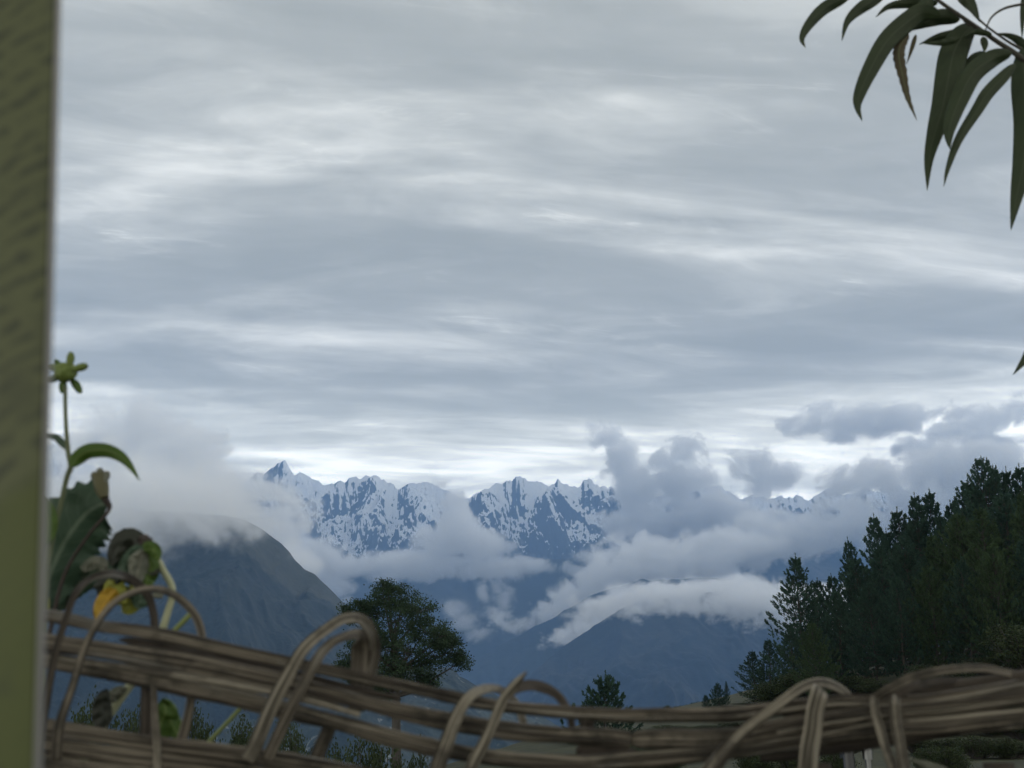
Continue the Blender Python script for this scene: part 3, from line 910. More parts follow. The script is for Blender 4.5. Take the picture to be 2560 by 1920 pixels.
def build_fence():
    f = empty('woven_cane_fence', (0.0, 0.93, 0.9))
    tag(f, 'weathered woven fence of split bamboo canes with bent loops along the bottom', 'fence')
    B = -220
    rails = [  # (points, material, distance, seed)
        ([(B, 1500, 30), (101, 1537, 30), (242, 1564, 30), (404, 1588, 30), (687, 1647, 28), (860, 1688, 28), (990, 1714, 27), (1148, 1746, 27), (1275, 1767, 27), (1500, 1787, 31),
          (1600, 1789, 33), (1800, 1786, 33), (1915, 1776, 31), (2100, 1752, 28), (2258, 1752, 26), (2367, 1742, 26), (2560, 1712, 26), (2800, 1660, 26)], CANE, 0.93, 1),
        ([(300, 1598, 6), (340, 1604, 18), (500, 1632, 24), (700, 1680, 24), (880, 1722, 20), (1000, 1746, 8)], CANE_D, 0.945, 2),
        ([(B, 1560, 40), (101, 1603, 42), (283, 1632, 42), (485, 1662, 46), (690, 1706, 46), (860, 1742, 36), (958, 1766, 36), (1116, 1801, 38), (1275, 1826, 38), (1400, 1838, 36), (1500, 1842, 38),
          (1576, 1848, 36)], CANE, 0.93, 3),
        ([(1570, 1852, 8), (1590, 1851, 34), (1644, 1850, 42), (1834, 1843, 44), (1942, 1822, 44), (2060, 1800, 42), (2204, 1783, 40), (2367, 1768, 42), (2560, 1742, 44), (2800, 1700, 44)], CANE, 0.93, 4),
        ([(B, 1610, 34), (101, 1652, 32), (323, 1692, 36), (525, 1732, 40), (687, 1768, 40), (860, 1808, 36), (958, 1836, 36), (1116, 1874, 36), (1275, 1898, 36), (1380, 1906, 36), (1481, 1908, 38),
          (1671, 1894, 38), (1807, 1878, 38), (2000, 1850, 40), (2177, 1826, 40), (2367, 1808, 38), (2560, 1786, 38), (2800, 1750, 38)], CANE, 0.93, 5),
        ([(B, 1590, 14), (101, 1634, 14), (323, 1668, 16), (560, 1708, 18), (760, 1750, 16), (900, 1786, 12)], CANE_L, 0.915, 6),
        ([(B, 1770, 36), (93, 1814, 36), (323, 1850, 36), (606, 1886, 36), (808, 1916, 34), (1000, 1950, 34), (1300, 1975, 34)], CANE, 0.93, 7),
        ([(B, 1812, 38), (93, 1860, 38), (343, 1893, 38), (520, 1918, 38), (800, 1955, 36), (1200, 1990, 30)], CANE, 0.93, 8),
        ([(B, 1856, 40), (97, 1906, 40), (283, 1932, 40), (520, 1962, 40), (900, 2000, 40)], CANE, 0.925, 9),
        ([(1900, 1896, 20), (2000, 1882, 26), (2120, 1862, 30), (2258, 1842, 32), (2400, 1822, 32), (2560, 1804, 30), (2800, 1772, 30)], CANE_D, 0.945, 10),
        ([(2020, 1772, 16), (2120, 1770, 18), (2300, 1760, 20), (2440, 1738, 20), (2560, 1722, 20), (2800, 1684, 20)], CANE_D, 0.945, 11),
        ([(2210, 1716, 10), (2300, 1718, 30), (2420, 1712, 34), (2560, 1690, 34), (2800, 1640, 30)], CANE_D, 0.955, 12),
        ([(1940, 1776, 12), (2000, 1780, 36), (2100, 1778, 34), (2190, 1770, 10)], CANE_D, 0.955, 14),
        ([(1440, 1880, 10), (1460, 1878, 34), (1520, 1880, 38), (1590, 1884, 12)], CANE_D, 0.95, 13),
    ]
    for i, (p, m, Y, sd) in enumerate(rails):
        strip('rail_cane', p, m, f, n=150, flat=0.42, wob=0.22, seed=sd, Y=Y, nodes=True)
    for i, (p, m, Y, sd) in enumerate(rails):
        if len(p) < 7:
            continue
        for k, (off, wd, dy) in enumerate(((-10, 6, -0.014), (8, 7, -0.012))):
            q = [(a, b + off + 3 * math.sin(a * 0.011 + sd + k), wd) for a, b, c in p][3 + k % 2:len(p) - (k + i) % 3]
            strip('split_strand', q, (CANE_D, CANE_L, CANE)[(i + k) % 3], f, n=120, flat=0.3, wob=0.35, seed=60 + i * 3 + k, Y=Y + dy)
    F_, K_ = 0.905, 0.965           # strips pass in front of the rails and come down behind
    loops = [
        ([(96, 1900, 18, F_), (108, 1803, 18, F_), (133, 1654, 17, F_), (162, 1557, 16, F_), (190, 1484, 15, F_), (226, 1448, 15, .92), (275, 1434, 17, .93), (323, 1446, 20, .95), (363, 1478, 20, .96), (382, 1522, 18, K_),
          (388, 1580, 18, K_), (386, 1640, 16, K_)], CANE_D, 21),
        ([(140, 1900, 24, F_), (150, 1807, 22, F_), (182, 1714, 18, F_), (210, 1626, 17, F_), (242, 1561, 16, F_), (283, 1508, 16, .915), (331, 1480, 16, .925), (384, 1470, 17, .935), (432, 1483, 18, .95),
          (473, 1517, 18, .96), (497, 1557, 18, K_), (507, 1610, 18, K_), (505, 1680, 16, K_)], CANE, 22),
        ([(618, 1900, 34, F_), (640, 1860, 33, F_), (679, 1767, 32, F_), (727, 1674, 30, F_), (767, 1613, 27, F_), (832, 1559, 24, .915), (873, 1542, 24, .925), (908, 1550, 26, .94), (930, 1584, 26, .95),
          (936, 1630, 26, K_), (924, 1690, 26, K_), (910, 1760, 24, K_)], CANE_L, 23),
        ([(668, 1900, 26, F_), (690, 1850, 26, F_), (729, 1770, 26, F_), (788, 1656, 24, F_), (820, 1615, 22, .912), (850, 1597, 20, .92), (885, 1589, 24, .94), (902, 1602, 40, .955), (903, 1650, 44, K_),
          (898, 1720, 40, K_), (890, 1780, 36, K_)], CANE, 24),
        ([(1088, 1945, 38, F_), (1098, 1905, 36, F_), (1120, 1845, 32, F_), (1145, 1782, 27, F_), (1173, 1741, 23, F_), (1205, 1722, 20, .915), (1237, 1719, 18, .93), (1265, 1731, 18, .945), (1295, 1765, 18, K_),
          (1310, 1810, 18, K_)], CANE_L, 25),
        ([(1170, 1945, 30, F_), (1185, 1905, 28, F_), (1210, 1858, 25, F_), (1237, 1798, 23, F_), (1259, 1747, 22, F_), (1287, 1712, 20, F_), (1308, 1690, 10, F_), (1317, 1679, 3, F_)], CANE_L, 26),
        ([(1262, 1742, 16, .915), (1294, 1720, 22, .925), (1332, 1714, 24, .94), (1372, 1726, 24, .955), (1402, 1748, 20, K_), (1425, 1790, 18, K_), (1432, 1840, 18, K_)], CANE_D, 27),
        ([(1762, 1950, 40, F_), (1785, 1915, 38, F_), (1834, 1855, 30, F_), (1888, 1806, 26, F_), (1942, 1763, 24, F_), (1988, 1729, 22, .912), (2016, 1714, 21, .92), (2048, 1707, 22, .93), (2080, 1713, 22, .945),
          (2115, 1735, 20, K_), (2140, 1780, 18, K_)], CANE_L, 28),
        ([(2052, 1726, 40, .912), (2048, 1742, 42, F_), (2038, 1780, 42, F_), (2033, 1825, 43, F_), (2024, 1880, 45, F_), (2018, 1950, 45, F_)], CANE_L, 29),
        ([(2187, 1741, 16, .92), (2231, 1716, 20, F_), (2285, 1690, 20, F_), (2367, 1673, 18, .91), (2448, 1668, 18, .93), (2502, 1676, 18, .945), (2560, 1694, 20, .96), (2620, 1730, 20, K_),
          (2650, 1800, 20, K_)], CANE, 30),
        ([(2187, 1742, 20, .91), (2188, 1770, 22, F_), (2195, 1800, 22, F_), (2215, 1866, 24, F_), (2232, 1915, 26, F_), (2242, 1950, 26, F_)], CANE_L, 31),
        ([(2240, 1738, 18, .915), (2285, 1716, 18, .92), (2350, 1698, 14, .94), (2420, 1700, 12, K_)], CANE_D, 32),
        ([(2238, 1740, 26, .905), (2236, 1760, 28, .9), (2239, 1798, 28, .9), (2250, 1866, 30, .9), (2258, 1915, 32, .9), (2264, 1950, 32, .9)], CANE_L, 33),
    ]
    for p, m, sd in loops:
        strip('bent_cane', p, m, f, n=110, flat=0.16, wob=0.10, seed=sd, seg=12, face=(0.25, -1, 0.15))
    stakes = [
        ([(368, 1700, 24), (366, 1780, 26), (362, 1860, 28), (356, 1960, 28)], CANE_D, 0.955, 41),
        ([(384, 1715, 14), (386, 1790, 16), (391, 1860, 19), (395, 1960, 20)], CANE_L, 0.915, 42),
        ([(482, 1720, 22), (470, 1790, 22), (452, 1860, 24), (428, 1960, 24)], CANE, 0.95, 43),
        ([(832, 1790, 30), (818, 1830, 30), (796, 1880, 32), (765, 1960, 32)], CANE, 0.95, 44),
        ([(1470, 1770, 30), (1466, 1850, 34), (1462, 1960, 34)], CANE_D, 0.99, 45),
        ([(96, 1640, 22), (92, 1760, 22), (84, 1960, 22)], CANE_D, 0.95, 46),
    ]
    for p, m, Y, sd in stakes:
        strip('stake', p, m, f, n=40, flat=0.5, wob=0.12, seed=sd, Y=Y)
    # the fence goes on down to the ground below the photo
    for px in (-180, 100, 370, 800, 1466, 2040, 2500, 2770):
        a = at(px, 1940, 0.955)
        G = Geo()
        tube(G, [(a.x, a.y, -0.15), (a.x, a.y + 0.004, 0.4), (a.x, a.y, a.z + 0.01)], [0.016, 0.015, 0.013], 8)
        o = G.build('post', CANE_D, f)
        o.data.attributes.new('along', 'FLOAT_VECTOR', 'POINT')


build_fence()


def build_post():
    """the olive pole close on the left"""
    root_p = at(-20, 960, 0.36)
    root = empty('olive_green_post', (root_p.x, 0.36, 0.0))
    tag(root, 'flat olive green post with diagonal dark streaks at the left edge', 'post')
    m, T = new_mat('streaked_olive_paint')
    pos = T.n('ShaderNodeNewGeometry').outputs['Position']
    sx_ = T.n('ShaderNodeSeparateXYZ', inp={0: pos})
    d = T.math('SUBTRACT', sx_.outputs[2], T.math('MULTIPLY', sx_.outputs[0], 0.8))
    e = T.math('ADD', sx_.outputs[0], T.math('MULTIPLY', sx_.outputs[2], 0.8))
    st = T.n('ShaderNodeCombineXYZ', inp={0: T.math('MULTIPLY', e, 90.0), 1: T.math('MULTIPLY', d, 170.0), 2: 0.0}).outputs[0]
    n1 = T.noise(st, 1.0, 3, 0.55, 0.6)
    n2 = T.noise(pos, 45.0, 4, 0.6)
    wob = T.math('MULTIPLY', T.math('SUBTRACT', T.noise(pos, 24.0, 3, 0.5), 0.5), 0.02)
    bars = T.math('SINE', T.math('MULTIPLY', T.math('ADD', d, wob), 2 * math.pi / 0.0088))
    bars = T.maprange(T.math('ADD', bars, T.math('MULTIPLY', T.math('SUBTRACT', n1, 0.5), 7.0)), 0.0, 1.6)
    upper = T.maprange(d, 1.700, 1.712)
    f = T.math('MULTIPLY', bars, T.math('ADD', 0.08, T.math('MULTIPLY', upper, 0.72)))
    f = T.math('MAXIMUM', f, T.math('MULTIPLY', T.maprange(n2, 0.52, 0.7), 0.4))
    c = T.mix(f, T.mix(upper, (0.052, 0.066, 0.012), (0.070, 0.080, 0.034)), (0.014, 0.020, 0.010))
    principled(T, c, 0.5, spec=0.4)
    me, T2 = new_mat('pale_post_edge')
    principled(T2, (0.17, 0.17, 0.165), 0.6)
    a = at(138, 0, 0.362); b = at(84, 1920, 0.362)
    slope = (a.x - b.x) / (a.z - b.z)
    def xr(z):
        return b.x + (z - b.z) * slope
    G = Geo()
    zs = np.linspace(-0.3, 2.4, 40)
    P = np.stack([xr(zs) - 0.036, np.full(40, 0.363), zs], 1)
    # rounded square section
    a_ = np.linspace(0, 2 * np.pi, 33)[:-1]
    cs, sn = np.cos(a_), np.sin(a_)
    sx = np.sign(cs) * np.abs(cs) ** 0.45 * 0.036
    sy = np.sign(sn) * np.abs(sn) ** 0.45 * 0.0028
    V = np.stack([P[:, None, 0] + sx[None], P[:, None, 1] + sy[None], np.repeat(P[:, None, 2], 32, 1)], -1).reshape(-1, 3)
    F = [(i * 32 + j, i * 32 + (j + 1) % 32, (i + 1) * 32 + (j + 1) % 32, (i + 1) * 32 + j) for i in range(39) for j in range(32)]
    F += [tuple(range(32))[::-1], tuple(39 * 32 + j for j in range(32))]
    mesh_obj('pole', V, F, m, root)
    # pale strip along its right corner
    V = []
    for z_ in zs:
        x0 = xr(z_)
        V += [(x0 + 0.0003, 0.3615, z_), (x0 + 0.0013, 0.3615, z_), (x0 + 0.0013, 0.3650, z_), (x0 + 0.0003, 0.3650, z_)]
    F = [(i * 4 + j, i * 4 + (j + 1) % 4, (i + 1) * 4 + (j + 1) % 4, (i + 1) * 4 + j) for i in range(39) for j in range(4)]
    F += [(3, 2, 1, 0), (156, 157, 158, 159)]
    mesh_obj('edge_strip', V, F, me, root, smooth=False)


build_post()


# ---- leaves
def leaf_mat(name, a, b, rib=(0.10, 0.13, 0.06), trans=0.25, spots=None, rough=0.5):
    m, T = new_mat(name)
    uv = T.n('ShaderNodeAttribute', attribute_name='along').outputs['Vector']
    s = T.n('ShaderNodeSeparateXYZ', inp={0: uv})
    pos = T.n('ShaderNodeNewGeometry').outputs['Position']
    n = T.noise(pos, 60.0, 4, 0.6)
    across = T.math('ABSOLUTE', s.outputs[1])
    vein = T.math('FRACT', T.math('SUBTRACT', T.math('MULTIPLY', s.outputs[0], 11.0), T.math('MULTIPLY', across, 2.2)))
    vein = T.math('MULTIPLY', T.maprange(vein, 0.0, 0.14, 1, 0), 0.45)
    mid = T.maprange(across, 0.03, 0.09, 1, 0)
    c = T.mix(n, a, b)
    c = T.mix(T.math('MAXIMUM', mid, vein), c, rib)
    if spots:
        c = T.mix(T.maprange(T.noise(pos, 35.0, 3, 0.6), 0.5, 0.62, 0, 0.8), c, spots)
    p = T.n('ShaderNodeBsdfPrincipled', inp={'Base Color': c, 'Roughness': rough, 'Specular IOR Level': 0.25})
    tr = T.n('ShaderNodeBsdfTranslucent', inp={'Color': c})
    mx = T.n('ShaderNodeMixShader', inp={0: trans, 1: p.outputs[0], 2: tr.outputs[0]})
    T.n('ShaderNodeOutputMaterial', inp={'Surface': mx.outputs[0]})
    return m


def leaf(name, pts, width, mat, parent, Y=0.95, fold=0.25, curl=0.0, tooth=0.0, shape='lance', n=40, seed=0, bulge=0.0, roll=0.0, crumple=0.0):
    """a blade along photo points (x, y[, Y]) from its base to its tip; width in photo pixels"""
    Q = np.array([(p[0], p[1], p[2] if len(p) > 2 else Y) for p in pts], float)
    S = smooth_line(Q, n)
    P = np.array([tuple(at(a, b, c)) for a, b, c in S])
    m = len(P)
    s = np.linspace(0, 1, m)
    if shape == 'lance':
        w = np.clip(np.sin(np.pi * np.clip(s, 0, 1) ** 0.62), 0, 1) ** 0.85 * (1 - 0.15 * s)
    elif shape == 'wide':
        w = np.sin(np.pi * s ** 0.75) ** 0.6
    elif shape == 'broad':
        w = np.clip(1 - (2 * s - 0.9) ** 2, 0, 1) ** 0.5 * np.clip((1.0 - s) * 6, 0, 1) ** 0.5
    else:
        w = np.sin(np.pi * (0.08 + 0.92 * s)) ** 0.5
    w = w * width * S[:, 2] / RES_F * 0.5
    t, _, _ = frames(P)
    view = P - np.array([0, 0, CAM_Z]); view /= np.linalg.norm(view, axis=1)[:, None]
    side = np.cross(t, view); side /= np.linalg.norm(side, axis=1)[:, None] + 1e-9
    nrm = np.cross(side, t)
    ca, sa = math.cos(roll), math.sin(roll)
    side, nrm = side * ca + nrm * sa, nrm * ca - side * sa
    K = 9
    v = np.linspace(-1, 1, K)
    ph = seed * 2.1
    edge = 1 + tooth * (np.abs(((s * 13 + ph) % 1.0) - 0.5) - 0.25)
    edge2 = 1 + tooth * (np.abs(((s * 12 + ph * 1.7) % 1.0) - 0.5) - 0.25)
    wl = np.where(v[None, :] < 0, (w * edge)[:, None], (w * edge2)[:, None])
    V = P[:, None] + side[:, None] * (v[None, :] * wl * math.cos(fold))[..., None] \
        + nrm[:, None] * ((np.abs(v)[None, :] * math.sin(fold) + curl * v[None, :] ** 2) * wl)[..., None]
    wav = 0.10 * np.sin(s[:, None] * 23 + v[None] * 2 + ph) * np.abs(v)[None] * w[:, None]
    V = V + nrm[:, None] * wav[..., None]
    if crumple:
        nz = fbm(s[:, None] * 5 + seed + 0 * v[None], v[None] * 1.6 + seed * 1.3 + 0 * s[:, None], oct=3)
        V = V + nrm[:, None] * (nz * crumple * w.max())[..., None]
    th = 0.0004
    V2 = V + nrm[:, None] * th
    al = np.stack([np.repeat(s[:, None], K, 1), np.repeat(v[None], m, 0), np.zeros((m, K))], -1)
    A = np.concatenate([V.reshape(-1, 3), V2.reshape(-1, 3)])
    AL = np.concatenate([al.reshape(-1, 3)] * 2)
    F = []
    o2 = m * K
    for i in range(m - 1):
        for j in range(K - 1):
            a = i * K + j
            F.append((a, a + 1, a + K + 1, a + K))
            F.append((o2 + a + K, o2 + a + K + 1, o2 + a + 1, o2 + a))
        for j, fl in ((0, 0), (K - 1, 1)):
            a = i * K + j
            q = (a, a + K, o2 + a + K, o2 + a)
            F.append(q if fl == 0 else q[::-1])
    o = mesh_obj(name, A, F, mat, parent)
    at_ = o.data.attributes.new('along', 'FLOAT_VECTOR', 'POINT')
    at_.data.foreach_set('vector', AL.astype(np.float32).ravel())
    return o


def stem(name, pts, mat, parent, Y=0.95, n=40, seg=8):
    S = smooth_line([(p[0], p[1], (p[3] if len(p) > 3 else Y), p[2]) for p in pts], n)
    P = np.array([tuple(at(a, b, c)) for a, b, c, w in S])
    G = Geo()
    tube(G, P, S[:, 3] * S[:, 2] / RES_F * 0.5, seg)
    return G.build(name, mat, parent)


def simple_mat(name, a, b, scale=40.0, rough=0.6):
    m, T = new_mat(name)
    pos = T.n('ShaderNodeNewGeometry').outputs['Position']
    n = T.noise(pos, scale, 4, 0.6)
    principled(T, T.mix(n, a, b), rough, bump=n, bump_dist=0.001)
    return m


DARKLEAF = leaf_mat('dark_hanging_leaf', (0.020, 0.034, 0.017), (0.036, 0.052, 0.024), rib=(0.045, 0.06, 0.035), trans=0.22)
BROWNLEAF = leaf_mat('brown_dying_leaf', (0.04, 0.032, 0.02), (0.075, 0.06, 0.03), trans=0.2)
TWIG = simple_mat('dark_twig', (0.02, 0.022, 0.018), (0.05, 0.045, 0.035))


def build_branch():
    tx = at(3300, 960, 1.75).x
    root = empty('narrow_leaved_tree', (tx, 1.75, 0.0))
    tag(root, 'dark drooping branch of long narrow leaves in the top right corner', 'tree')
    Y = 1.6
    stem('twig', [(2300, -40, 8), (2345, 0, 10), (2382, 27, 11), (2442, 68, 12), (2490, 102, 13), (2533, 130, 15), (2600, 180, 18), (2700, 260, 24), (2900, 420, 34), (3100, 640, 46, 1.68), (3300, 900, 70, 1.75)], TWIG, root, Y, n=60)
    G = Geo()
    tube(G, [(tx, 1.75, -0.2), (tx + 0.02, 1.75, 0.6), (tx - 0.02, 1.76, 1.3), (tx, 1.75, 1.9), (tx + 0.05, 1.78, 2.5), (tx + 0.04, 1.8, 3.1)], [0.055, 0.048, 0.042, 0.036, 0.024, 0.010], 10)
    G.build('trunk', TWIG, root)
    stem('twig', [(2340, -20, 8), (2300, -44, 7), (2240, -46, 6), (2180, -40, 5), (2138, -32, 5)], TWIG, root, Y)
    stem('twig', [(2720, 276, 12), (2730, 420, 9), (2690, 600, 7), (2640, 740, 6), (2618, 795, 5)], TWIG, root, Y)
    stem('twig', [(2376, -30, 6), (2405, 2, 6), (2435, 36, 6), (2470, 68, 6), (2520, 104, 7), (2560, 128, 9), (2600, 170, 10)], TWIG, root, Y + 0.01)
    stem('twig', [(2395, 30, 4), (2412, 55, 4), (2425, 65, 5)], TWIG, root, Y)
    stem('twig', [(2464, 74, 4), (2480, 42, 6), (2514, 20, 8), (2570, 8, 8)], TWIG, root, Y - 0.02)
    L = [
        ([(2140, -30), (2103, -4), (2057, 24), (2022, 62), (2005, 96), (2014, 120)], 40, {}),
        ([(2225, -30), (2186, -2), (2147, 24), (2118, 55), (2104, 104)], 40, {}),
        ([(2345, 8), (2307, 8), (2260, 9), (2219, 18), (2188, 44)], 34, {}),
        ([(2352, 40), (2310, 30), (2277, 48), (2219, 100), (2175, 175), (2149, 235), (2144, 268), (2156, 304)], 62, {'fold': 0.15}),
        ([(2330, -10), (2312, 18), (2300, 40), (2250, 74), (2230, 92)], 52, {}),
        ([(2400, 50), (2360, 42), (2322, 50), (2280, 66), (2236, 84)], 50, {}),
        ([(2272, 84), (2252, 112), (2247, 140), (2257, 190), (2270, 245), (2293, 303)], 36, {'mat': BROWNLEAF, 'tooth': 0.5}),
        ([(2290, 86), (2280, 120), (2266, 162)], 14, {'mat': BROWNLEAF}),
        ([(2432, 74), (2382, 86), (2340, 94), (2296, 112)], 30, {}),
        ([(2400, 96), (2372, 104), (2340, 108), (2300, 108)], 22, {}),
        ([(2436, 62), (2408, 88), (2385, 130), (2372, 190), (2358, 262), (2338, 331), (2322, 400), (2318, 478)], 84, {'fold': 0.12}),
        ([(2532, 132), (2482, 146), (2432, 184), (2398, 250), (2376, 310), (2372, 345), (2375, 374)], 62, {}),
        ([(2456, 92), (2462, 112), (2460, 132)], 22, {}),
        ([(2462, 128), (2430, 166), (2398, 230), (2372, 300)], 52, {}),
        ([(2540, 158), (2512, 188), (2470, 232), (2442, 276), (2397, 348), (2370, 420), (2359, 468)], 40, {}),
        ([(2556, 120), (2562, 200), (2570, 300), (2560, 400), (2542, 490), (2527, 577)], 84, {'fold': 0.2}),
        ([(2580, 134), (2553, 106), (2525, 90), (2490, 83)], 26, {}),
        ([(2390, -30), (2412, -6), (2432, 20), (2450, 56)], 42, {}),
        ([(2562, -30), (2558, 20), (2556, 60), (2555, 100)], 18, {}),
        ([(2620, 790), (2600, 830), (2570, 888), (2532, 938)], 40, {}),
        ([(2700, 262), (2660, 382), (2670, 562)], 46, {}),
        ([(2480, 86), (2440, 80), (2410, 90)], 20, {}),
        ([(2760, 310), (2729, 430), (2722, 610)], 46, {}),
        ([(2480, 86), (2440, 80), (2410, 90)], 20, {}),
        ([(2830, 365), (2808, 485), (2784, 665)], 46, {}),
        ([(2480, 86), (2440, 80), (2410, 90)], 20, {}),
        ([(2900, 425), (2887, 545), (2846, 725)], 46, {}),
        ([(2480, 86), (2440, 80), (2410, 90)], 20, {}),
        ([(2980, 520), (2976, 640), (2918, 820)], 46, {}),
        ([(2480, 86), (2440, 80), (2410, 90)], 20, {}),
        ([(2740, 430), (2745, 550), (2670, 730)], 46, {}),
        ([(2480, 86), (2440, 80), (2410, 90)], 20, {}),
        ([(2700, 560), (2714, 680), (2622, 860)], 46, {}),
    ]
    for i, (p, w, kw) in enumerate(L):
        kw = dict(kw)
        mt = kw.pop('mat', DARKLEAF)
        d = ((i * 37) % 11 - 5) * 0.008
        leaf('leaf', [(a, b, Y + d) for a, b in p], w, mt, root, seed=i, **kw)


build_branch()

GREEN = leaf_mat('fresh_green_leaf', (0.035, 0.075, 0.012), (0.07, 0.125, 0.02), rib=(0.12, 0.17, 0.05))
DEEP = leaf_mat('dull_deep_green_leaf', (0.022, 0.05, 0.030), (0.05, 0.085, 0.055), rib=(0.10, 0.14, 0.10), trans=0.15)
YEL = leaf_mat('yellowing_leaf', (0.20, 0.24, 0.03), (0.33, 0.32, 0.07), rib=(0.3, 0.33, 0.12))
ORANGE = leaf_mat('orange_petal', (0.30, 0.18, 0.015), (0.42, 0.27, 0.03), rib=(0.5, 0.3, 0.05))
BLACKL = leaf_mat('rotten_black_leaf', (0.012, 0.014, 0.012), (0.03, 0.035, 0.025), rib=(0.03, 0.035, 0.03), trans=0.05)
GREYL = leaf_mat('dried_grey_leaf', (0.07, 0.085, 0.065), (0.16, 0.16, 0.13), rib=(0.2, 0.2, 0.16), trans=0.1)
STEMG = simple_mat('green_stem', (0.05, 0.065, 0.035), (0.10, 0.12, 0.06))
STEMP = simple_mat('pale_stem', (0.20, 0.22, 0.13), (0.36, 0.37, 0.25))
STEMY = simple_mat('yellow_green_stem', (0.12, 0.15, 0.05), (0.20, 0.24, 0.09))
BUD = simple_mat('green_bud', (0.07, 0.10, 0.02), (0.14, 0.19, 0.05), 90)
BLACKB = simple_mat('black_withered_head', (0.010, 0.009, 0.008), (0.05, 0.035, 0.03), 90)


def lump(name, px, py, rx, ry, mat, parent, Y=1.05, rough=0.12, seed=0):
    bm = bmesh.new()
    bmesh.ops.create_icosphere(bm, subdivisions=4, radius=1.0)
    c = at(px, py, Y)
    k = Y / RES_F
    V = np.array([tuple(v.co) for v in bm.verts])
    Fc = np.array([[v.index for v in f.verts] for f in bm.faces])
    bm.free()
    n = fbm(V[:, 0] * 1.7 + seed, V[:, 1] * 1.7, V[:, 2] * 1.7, oct=4)
    V = V * (1 + rough * n * 2)[:, None] * np.array([rx * k, min(rx, ry) * k, ry * k]) + np.array(c)
    return mesh_obj(name, V, Fc, mat, parent)


